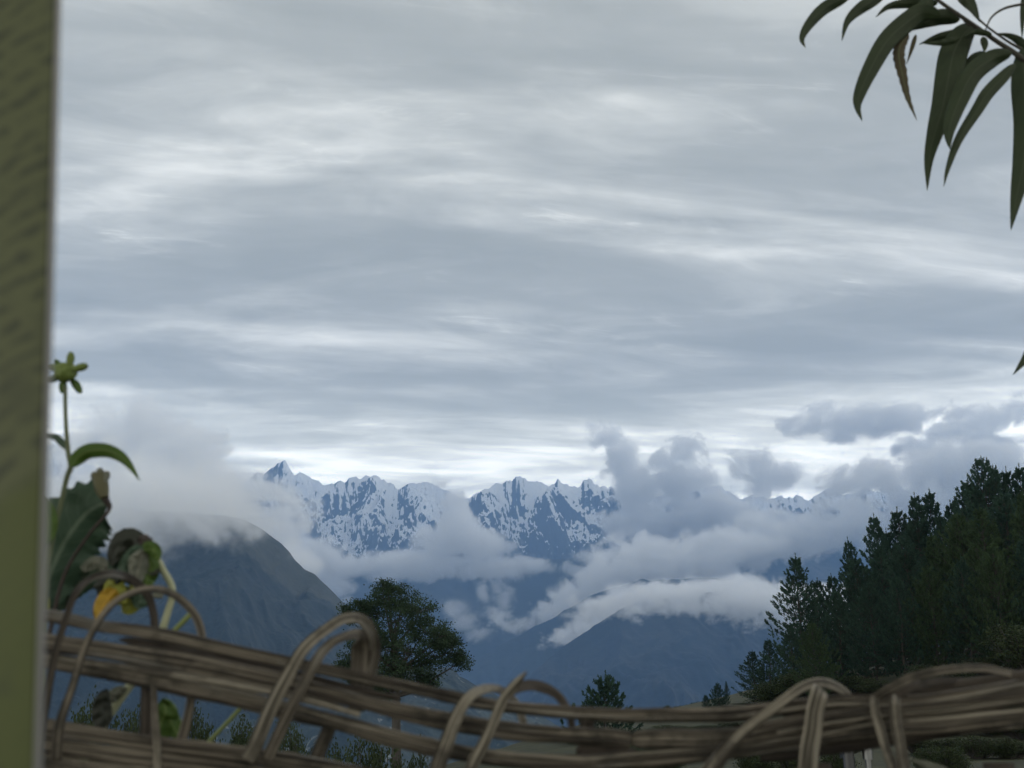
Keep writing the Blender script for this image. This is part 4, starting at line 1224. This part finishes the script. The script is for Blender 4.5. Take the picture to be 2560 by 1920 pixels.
def build_plants():
    Y = 1.06
    a = empty('budding_flower_plant', (at(120, 1900, Y).x, Y, 0.0))
    tag(a, 'tall green stem with a round star-shaped seed head beside the olive post', 'flower plant')
    b0 = at(120, 1900, Y)
    G = Geo()
    stem('stem', [(163, 965, 11), (164, 1043, 11), (170, 1127, 13), (177, 1165, 15), (167, 1194, 14), (155, 1248, 14), (140, 1310, 15), (122, 1390, 17), (112, 1500, 18), (106, 1640, 20), (100, 1900, 22),
                  (95, 2500, 24), (95, 5200, 26)], STEMG, a, Y, n=80)
    stem('leaf_stalk', [(172, 1180, 10), (178, 1165, 10), (186, 1152, 9)], STEMG, a, Y)
    hd = lump('flower_head', 164, 930, 29, 27, BUD, a, Y, 0.10, 3)
    for i, (p, w) in enumerate([([(172, 912), (176, 900), (177, 888), (176, 878)], 24), ([(182, 926), (197, 920), (210, 916), (220, 912)], 24), ([(148, 922), (134, 918), (122, 914)], 24),
                                ([(148, 942), (132, 948), (112, 952)], 20), ([(160, 948), (157, 964), (155, 984)], 22), ([(178, 948), (190, 962), (203, 984)], 24),
                                ([(150, 910), (142, 904), (138, 898)], 14)]):
        leaf('sepal', p, w, BUD if i < 3 else GREEN, a, Y - 0.01 + 0.003 * i, shape='oval', fold=0.5, seed=i, n=14)
    leaf('leaf', [(180, 1168), (192, 1148), (222, 1128), (269, 1127), (305, 1144), (329, 1170), (350, 1203)], 44, GREEN, a, Y - 0.02, shape='lance', fold=0.35, seed=2)
    leaf('leaf', [(168, 1124), (152, 1104), (136, 1092), (100, 1090), (70, 1100)], 20, DEEP, a, Y + 0.01, seed=4)
    leaf('leaf', [(118, 1360), (122, 1310), (116, 1270), (100, 1228)], 44, GREEN, a, Y - 0.01, seed=5, shape='wide')
    leaf('leaf', [(104, 1510), (128, 1430), (165, 1350), (210, 1290), (250, 1262), (276, 1262)], 178, DEEP, a, Y + 0.03, tooth=0.45, shape='broad', fold=0.25, seed=6, n=60, crumple=0.12)
    leaf('leaf', [(96, 1540), (130, 1500), (180, 1458), (230, 1432), (262, 1424)], 84, DEEP, a, Y + 0.05, tooth=0.2, shape='broad', fold=0.3, seed=7, crumple=0.2)
    leaf('withered_leaf', [(205, 1425), (235, 1408), (258, 1412), (266, 1432)], 36, GREYL, a, Y + 0.02, seed=8, shape='oval', crumple=0.5)
    leaf('leaf', [(100, 1470), (108, 1500), (112, 1540), (108, 1570)], 30, STEMY and YEL, a, Y, seed=9)
    # a snapped dry flower stub on its own black stalk
    G = Geo()
    P = [tuple(at(p, q, Y - 0.01)) for p, q in ((262, 1244), (256, 1225), (252, 1205), (250, 1184))]
    tube(G, P, [0.0042, 0.0068, 0.0074, 0.0080], 10, tint=0.5)
    G.build('dry_stub', simple_mat('olive_stub', (0.05, 0.05, 0.025), (0.11, 0.105, 0.055)), a)
    for i, q in enumerate(((236, 1182), (250, 1172), (266, 1180))):
        leaf('stub_tip', [(q[0] + (250 - q[0]) * 0.3, 1204), (q[0], q[1] + 8), (q[0] - 2 + i * 2, q[1] - 4)], 20, GREYL, a, Y - 0.015, seed=20 + i, shape='oval', n=12)
    stem('withered_stalk', [(256, 1232, 22), (266, 1252, 18), (274, 1268, 12), (262, 1290, 9), (220, 1340, 9), (160, 1440, 10), (120, 1600, 12)], BLACKB, a, Y + 0.015)

    w = empty('withered_flower_plant', (at(330, 1900, Y).x, Y, 0.0))
    tag(w, 'withered drooping flower with one orange petal behind the bent canes', 'flower plant')
    stem('stem', [(384, 1385, 14), (396, 1404, 18), (410, 1430, 17), (428, 1462, 17), (431, 1490, 17), (419, 1531, 18), (404, 1583, 19), (386, 1640, 19), (350, 1690, 20), (323, 1716, 21), (254, 1822, 22),
                  (200, 1960, 22), (160, 2600, 24), (150, 5000, 24)], STEMP, w, Y + 0.02, n=90)
    stem('cut_side_stem', [(476, 1536, 14), (452, 1560, 13), (428, 1586, 13), (400, 1630, 14)], STEMY, w, Y + 0.01)
    stem('side_stem', [(600, 1772, 10), (560, 1815, 10), (517, 1862, 11), (470, 1930, 12), (400, 2300, 12), (380, 4800, 13)], STEMY, w, Y + 0.05)
    lump('withered_head', 362, 1352, 16, 15, BLACKB, w, Y, 0.3, 5)
    lump('flower_base', 336, 1420, 38, 40, simple_mat('mottled_green_calyx', (0.05, 0.09, 0.05), (0.16, 0.22, 0.11), 120), w, Y + 0.02, 0.22, 6)
    lf = [
        ([(372, 1392), (340, 1352), (310, 1350), (290, 1380), (275, 1424)], 46, BLACKL, 0.0, 'broad'),
        ([(350, 1365), (310, 1362), (288, 1400), (278, 1440)], 34, DEEP, 0.005, 'wide'),
        ([(366, 1372), (345, 1388), (318, 1415), (300, 1450)], 44, DEEP, -0.012, 'wide'),
        ([(362, 1374), (352, 1400), (342, 1440), (338, 1470)], 40, GREYL, -0.016, 'wide'),
        ([(360, 1378), (372, 1372), (388, 1380), (396, 1402)], 34, GREEN, -0.02, 'wide'),
        ([(370, 1386), (376, 1420), (368, 1450), (362, 1476)], 40, GREEN, -0.01, 'wide'),
        ([(350, 1384), (334, 1402), (326, 1430)], 22, GREYL, -0.024, 'wide'),
        ([(400, 1422), (386, 1434), (366, 1430)], 12, BLACKL, -0.015, 'lance'),
        ([(310, 1440), (280, 1446), (252, 1462), (232, 1470)], 34, BLACKL, 0.0, 'wide'),
        ([(300, 1456), (270, 1468), (252, 1480), (244, 1486)], 30, BLACKL, 0.012, 'wide'),
        ([(270, 1450), (284, 1470), (296, 1490), (318, 1506)], 46, YEL, 0.0, 'wide'),
        ([(330, 1462), (330, 1490), (322, 1516), (306, 1532)], 50, YEL, 0.01, 'wide'),
        ([(345, 1470), (352, 1496), (342, 1522)], 46, DEEP, 0.004, 'wide'),
        ([(290, 1472), (270, 1496), (253, 1524), (245, 1556)], 40, ORANGE, -0.01, 'wide'),
        ([(380, 1488), (392, 1488), (408, 1492)], 14, GREYL, 0.0, 'oval'),
        ([(262, 1820), (256, 1790), (256, 1752), (268, 1722)], 40, BLACKL, 0.0, 'wide'),
        ([(270, 1756), (290, 1734), (318, 1718)], 26, GREYL, 0.01, 'wide'),
        ([(395, 1860), (402, 1810), (414, 1780), (408, 1745)], 60, GREEN, 0.04, 'wide'),
        ([(405, 1750), (420, 1790), (436, 1822), (450, 1850)], 40, GREEN, 0.045, 'wide'),
    ]
    for i, (p, wd, m, dy, shp) in enumerate(lf):
        nm = 'petal' if m is ORANGE else ('leaf' if m in (GREEN, DEEP) else 'withered_leaf')
        leaf(nm, p, wd * 1.25, m, w, Y + dy, shape=shp, seed=30 + i, tooth=0.25 if m is not ORANGE else 0, fold=0.35, n=24, crumple=0.45)
    st = empty('pale_leafed_seedling', (at(2310, 1990, 0.99).x, 0.99, 0.9))
    tag(st, 'pale green leaf tip poking up behind the fence at the lower right', 'plant')
    leaf('leaf', [(2420, 1990, 0.99), (2370, 1945, 0.99), (2325, 1918, 0.99), (2270, 1896, 0.99)], 40, GREYL, st, shape='lance', seed=3)
    stem('stem', [(2420, 1990, 10), (2440, 2100, 12), (2440, 3200, 14), (2440, 5400, 14)], STEMG, st, 0.99)


build_plants()


def build_lamp():
    """small tilted panel on a metal tube, standing on the grass behind the fence"""
    Y = 4.0
    r = empty('solar_garden_lamp', (at(2168, 1850, Y).x, Y, 0.0))
    tag(r, 'small dark tilted panel with a silver edge on a metal pole behind the canes', 'lamp')
    dk, T = new_mat('dark_panel'); principled(T, (0.02, 0.022, 0.028), 0.35, spec=0.5)
    mt, T = new_mat('brushed_steel'); principled(T, (0.16, 0.165, 0.17), 0.4, **{'Metallic': 1.0})
    G = Geo()
    c = at(2168, 1876, Y)
    tube(G, [(c.x, Y, -0.1), (c.x, Y, 0.6), (c.x, Y, c.z)], [0.011, 0.011, 0.011], 10)
    G.build('pole', mt, r)
    G = Geo()
    tube(G, [(c.x, Y, c.z - 0.03), (c.x, Y, c.z + 0.02)], [0.018, 0.018], 10)
    G.build('pole_cap', mt, r)
    p0, p1 = at(2115, 1884, Y), at(2196, 1856, Y)
    d = (p1 - p0)
    up = Vector((0, 0, 1))
    def slab(name, a, b, thick, depth, mat, off=0.0):
        bm = bmesh.new()
        V = []
        for q in (a, b):
            for dy in (-depth / 2, depth / 2):
                for dz in (off, off + thick):
                    V.append((q.x, q.y + dy, q.z + dz - dy * 0.25))
        F = [(0, 1, 3, 2), (4, 6, 7, 5), (0, 4, 5, 1), (2, 3, 7, 6), (0, 2, 6, 4), (1, 5, 7, 3)]
        return mesh_obj(name, V, F, mat, r, smooth=False)
    slab('panel', p0, p1, 0.022, 0.16, dk)
    slab('panel_edge', p0, p1, 0.005, 0.17, mt, 0.023)
    q = at(2122, 1900, Y)
    G = Geo()
    tube(G, [(q.x, Y, -0.1), (q.x, Y, 0.7), (q.x, Y, p0.z + 0.015)], [0.024, 0.022, 0.020], 8)
    G.build('support_leg', dk, r)


build_lamp()
# ------------------------------------------------------------------ low clouds round the mountains, and the air
def cloud_mat(density, color=(0.990, 0.994, 0.998), aniso=0.25):
    m, T = new_mat('cloud_vapour')
    d = T.n('ShaderNodeAttribute', attribute_name='density').outputs['Fac']
    v = T.n('ShaderNodeVolumePrincipled', inp={'Color': (*color, 1), 'Density Attribute': '', 'Anisotropy': aniso,
                                               'Density': T.math('MULTIPLY', d, density)})
    T.n('ShaderNodeOutputMaterial', inp={'Volume': v.outputs[0]})
    return m


def cloud(name, blobs, Y, density, label, voxel=21, rough=1.0, seed=1, wave=500.0, soft=85.0, depth=1.3):
    """ellipses (x, y, rx, ry in photo pixels, dY) make the body; a volume grid roughened by noise is its vapour"""
    bm = bmesh.new()
    ells = []
    for b in blobs:
        px, py, rx, ry = b[:4]
        Yb = Y + (b[4] if len(b) > 4 else 0)
        k = Yb / RES_F
        c = at(px, py, Yb)
        rx *= k; ry *= k
        rd = max(min(rx, ry) * depth, 130)
        ells.append((c, (rx, rd, ry), min(rx, ry, rd)))
        bmesh.ops.create_icosphere(bm, subdivisions=2, radius=1.0,
                                   matrix=Matrix.Translation(c) @ Matrix.Diagonal((rx, rd, ry, 1)))
    me = bpy.data.meshes.new(name)
    bm.to_mesh(me)
    bm.free()
    mat = cloud_mat(density)
    me.materials.append(mat)
    o = bpy.data.objects.new(name, me)
    sc.collection.objects.link(o)
    g = bpy.data.node_groups.new('cloud_body', 'GeometryNodeTree')
    g.interface.new_socket('Geometry', in_out='INPUT', socket_type='NodeSocketGeometry')
    g.interface.new_socket('Geometry', in_out='OUTPUT', socket_type='NodeSocketGeometry')
    T = NT(g)
    pos = T.n('GeometryNodeInputPosition').outputs[0]
    F = None
    for c, r, rm in ells:
        q = T.n('ShaderNodeVectorMath', operation='SUBTRACT', inp={0: pos, 1: tuple(c)}).outputs[0]
        q = T.n('ShaderNodeVectorMath', operation='DIVIDE', inp={0: q, 1: tuple(r)}).outputs[0]
        l = T.n('ShaderNodeVectorMath', operation='LENGTH', inp={0: q}).outputs['Value']
        f = T.math('MULTIPLY', T.math('SUBTRACT', 1.0, l), rm)
        F = f if F is None else T.n('ShaderNodeMath', operation='SMOOTH_MAX', inp={0: F, 1: f, 2: 60.0}).outputs[0]
    off = T.n('ShaderNodeVectorMath', operation='ADD', inp={0: pos, 1: (seed * 977.0, seed * 311.0, 0)}).outputs[0]
    off = T.n('ShaderNodeVectorMath', operation='MULTIPLY', inp={0: off, 1: (1.0, 0.8, 1.35)}).outputs[0]
    n1 = T.noise(off, 1.0 / wave, 9, 0.75, 0.6)
    n2 = T.noise(off, 1.0 / (wave * 3.2), 2, 0.5)
    d = T.math('ADD', F, T.math('MULTIPLY', T.math('SUBTRACT', n1, 0.455), wave * 2.3 * rough))
    d = T.math('ADD', d, T.math('MULTIPLY', T.math('SUBTRACT', n2, 0.5), wave * 0.8 * rough))
    dens = T.maprange(d, 0.0, soft, 0.0, 1.0)
    # never past the body's own reach, so the grid's box holds it all
    pad = wave * 0.45 * rough
    dens = T.math('MULTIPLY', dens, T.maprange(F, -pad, -pad * 0.6, 0.0, 1.0))
    lo = Vector([min(c[i] - r[i] * (1 + pad / rm) for c, r, rm in ells) for i in range(3)])
    hi = Vector([max(c[i] + r[i] * (1 + pad / rm) for c, r, rm in ells) for i in range(3)])
    res = [min(420, max(8, int((hi[i] - lo[i]) / voxel))) for i in range(3)]
    vc = T.n('GeometryNodeVolumeCube', inp={'Density': dens, 'Background': 0.0, 'Min': tuple(lo), 'Max': tuple(hi),
                                            'Resolution X': res[0], 'Resolution Y': res[1], 'Resolution Z': res[2]})
    sm = T.n('GeometryNodeSetMaterial', inp={'Geometry': vc.outputs[0]})
    sm.inputs['Material'].default_value = mat
    T.n('NodeGroupOutput', inp={0: sm.outputs[0]})
    md = o.modifiers.new('vapour', 'NODES')
    md.node_group = g
    tag(o, label, 'cloud', kind='stuff')
    return o


cloud('cloud_bank', [(60, 1235, 130, 50), (200, 1265, 130, 46), (330, 1272, 120, 40), (450, 1278, 110, 34), (540, 1280, 70, 30), (290, 1305, 60, 34), (400, 1195, 60, 30), (180, 1200, 90, 40)],
      4150, 0.0055, 'grey cloud bank lying over the top of the dark left-hand mountain', seed=3, wave=300.0, voxel=15, soft=60, rough=1.25)
cloud('cloud_bank', [(420, 1150, 90, 60), (360, 1085, 60, 30), (480, 1140, 60, 36), (500, 1225, 150, 50), (590, 1270, 110, 50), (560, 1205, 90, 26), (250, 1130, 120, 50),
                     (690, 1300, 60, 45), (640, 1235, 50, 22), (700, 1360, 40, 40), (660, 1340, 60, 40), (740, 1420, 30, 30)],
      7600, 0.008, 'tall grey cloud bulging up behind the dark left-hand mountain', seed=5)
cloud('cloud_bank', [(760, 1400, 120, 55), (900, 1420, 160, 38), (1050, 1415, 170, 40), (1220, 1415, 150, 30), (1370, 1420, 90, 20), (1150, 1310, 50, 44), (1135, 1250, 34, 34),
                     (1105, 1212, 34, 16), (1200, 1360, 80, 40), (1120, 1355, 80, 40), (840, 1460, 90, 30), (1480, 1390, 70, 14), (850, 1432, 150, 26), (1000, 1430, 170, 26), (1180, 1426, 170, 22), (1340, 1418, 130, 18), (880, 1510, 30, 26), (700, 1340, 60, 40)],
      13600, 0.008, 'flat pale layer of cloud lying across the valley under the snowy peaks', seed=9, rough=0.62, wave=400.0)
cloud('cloud_bank', [(1560, 1150, 40, 60), (1520, 1090, 45, 24), (1490, 1070, 24, 18), (1590, 1220, 45, 60), (1660, 1150, 34, 30), (1700, 1130, 36, 30), (1690, 1200, 60, 40),
                     (1740, 1285, 110, 42), (1640, 1310, 110, 50), (1860, 1325, 130, 40), (1560, 1320, 50, 30)],
      15500, 0.008, 'ragged grey cloud tower rising in front of the right-hand snowy peaks', seed=12, rough=1.1)
cloud('cloud_bank', [(1900, 1180, 44, 34), (1890, 1150, 24, 18), (1850, 1170, 24, 22), (1900, 1230, 34, 26), (1960, 1190, 26, 18)],
      15000, 0.008, 'small torn grey cloud above the gap in the right-hand ridge', seed=15, wave=380.0, rough=1.25)
cloud('cloud_bank', [(2120, 1060, 90, 34), (2230, 1050, 120, 44), (2330, 1080, 100, 34), (2420, 1060, 60, 40), (2480, 1060, 50, 40), (2020, 1070, 40, 8), (2300, 1110, 60, 30),
                     (2460, 1110, 70, 50), (2550, 1030, 30, 40)],
      15000, 0.008, 'long dark grey cloud floating above the pines at the right', seed=18)
cloud('cloud_bank', [(2120, 1210, 60, 40), (2200, 1200, 110, 50), (2330, 1190, 140, 60), (2480, 1180, 140, 60), (2000, 1335, 140, 42), (2150, 1310, 150, 60), (2300, 1300, 150, 80),
                     (1880, 1365, 90, 34), (2500, 1300, 120, 80)],
      13000, 0.008, 'wide grey cloud mass rising behind the pine forest', seed=21)
cloud('cloud_bank', [(1830, 1360, 110, 40), (1720, 1400, 110, 50), (1620, 1380, 80, 40), (1560, 1420, 70, 50), (1500, 1450, 60, 50), (1450, 1490, 60, 36), (1380, 1530, 60, 30), (1300, 1555, 50, 24),
                     (1640, 1450, 70, 40), (1540, 1490, 40, 20), (1760, 1450, 90, 30)],
      12300, 0.008, 'upper diagonal streak of cloud above the first forested spur', seed=24, rough=1.25, wave=330.0)
cloud('cloud_bank', [(1870, 1492, 90, 24), (1790, 1480, 90, 34), (1690, 1485, 80, 34), (1600, 1500, 70, 30), (1530, 1540, 60, 26), (1460, 1580, 50, 18), (1560, 1560, 30, 24), (1640, 1510, 60, 26),
                     (1420, 1590, 30, 10), (1980, 1500, 60, 14)],
      10300, 0.011, 'lower diagonal streak of cloud between the two forested spurs', seed=27, rough=1.2, wave=260.0, voxel=18, soft=60)
cloud('cloud_bank', [(1620, 1515, 90, 20), (1730, 1502, 120, 26), (1860, 1510, 100, 18), (1980, 1500, 90, 16), (1960, 1545, 50, 14), (2040, 1560, 40, 10)],
      8700, 0.010, 'torn pale cloud fringe hanging over the near forested spur', seed=33, wave=240.0, rough=1.2, voxel=16, soft=55)
for i, (b, lab) in enumerate([
        ([(1135, 1520, 34, 18), (1160, 1555, 36, 24), (1190, 1585, 36, 16)], 'thin cloud wisp low to the right of the round tree'),
        ([(1208, 1475, 20, 34), (1225, 1532, 34, 14), (1250, 1545, 20, 12)], 'faint upright cloud wisp under the flat cloud layer'),
        ([(1240, 1468, 18, 20), (1264, 1500, 20, 30)], 'short slanting cloud wisp under the flat cloud layer')]):
    cloud('cloud_wisp', b, 11800, 0.0035, lab, voxel=16, rough=0.7, wave=260.0, seed=40 + i)


def haze_box():
    x0, x1, y0, y1, z0, z1 = -17000, 17000, -400, 25000, -480, 4900
    V = [(x, y, z) for z in (z0, z1) for y in (y0, y1) for x in (x0, x1)]
    F = [(0, 2, 3, 1), (4, 5, 7, 6), (0, 1, 5, 4), (2, 6, 7, 3), (0, 4, 6, 2), (1, 3, 7, 5)]
    m, T = new_mat('valley_air')
    v = T.n('ShaderNodeVolumePrincipled', inp={'Color': (0.28, 0.50, 0.90, 1), 'Density': 0.000046, 'Anisotropy': 0.1})
    T.n('ShaderNodeOutputMaterial', inp={'Volume': v.outputs[0]})
    o = mesh_obj('haze', V, F, m, smooth=False)
    tag(o, 'thin blue haze filling the valley air', 'haze', kind='stuff')


haze_box()
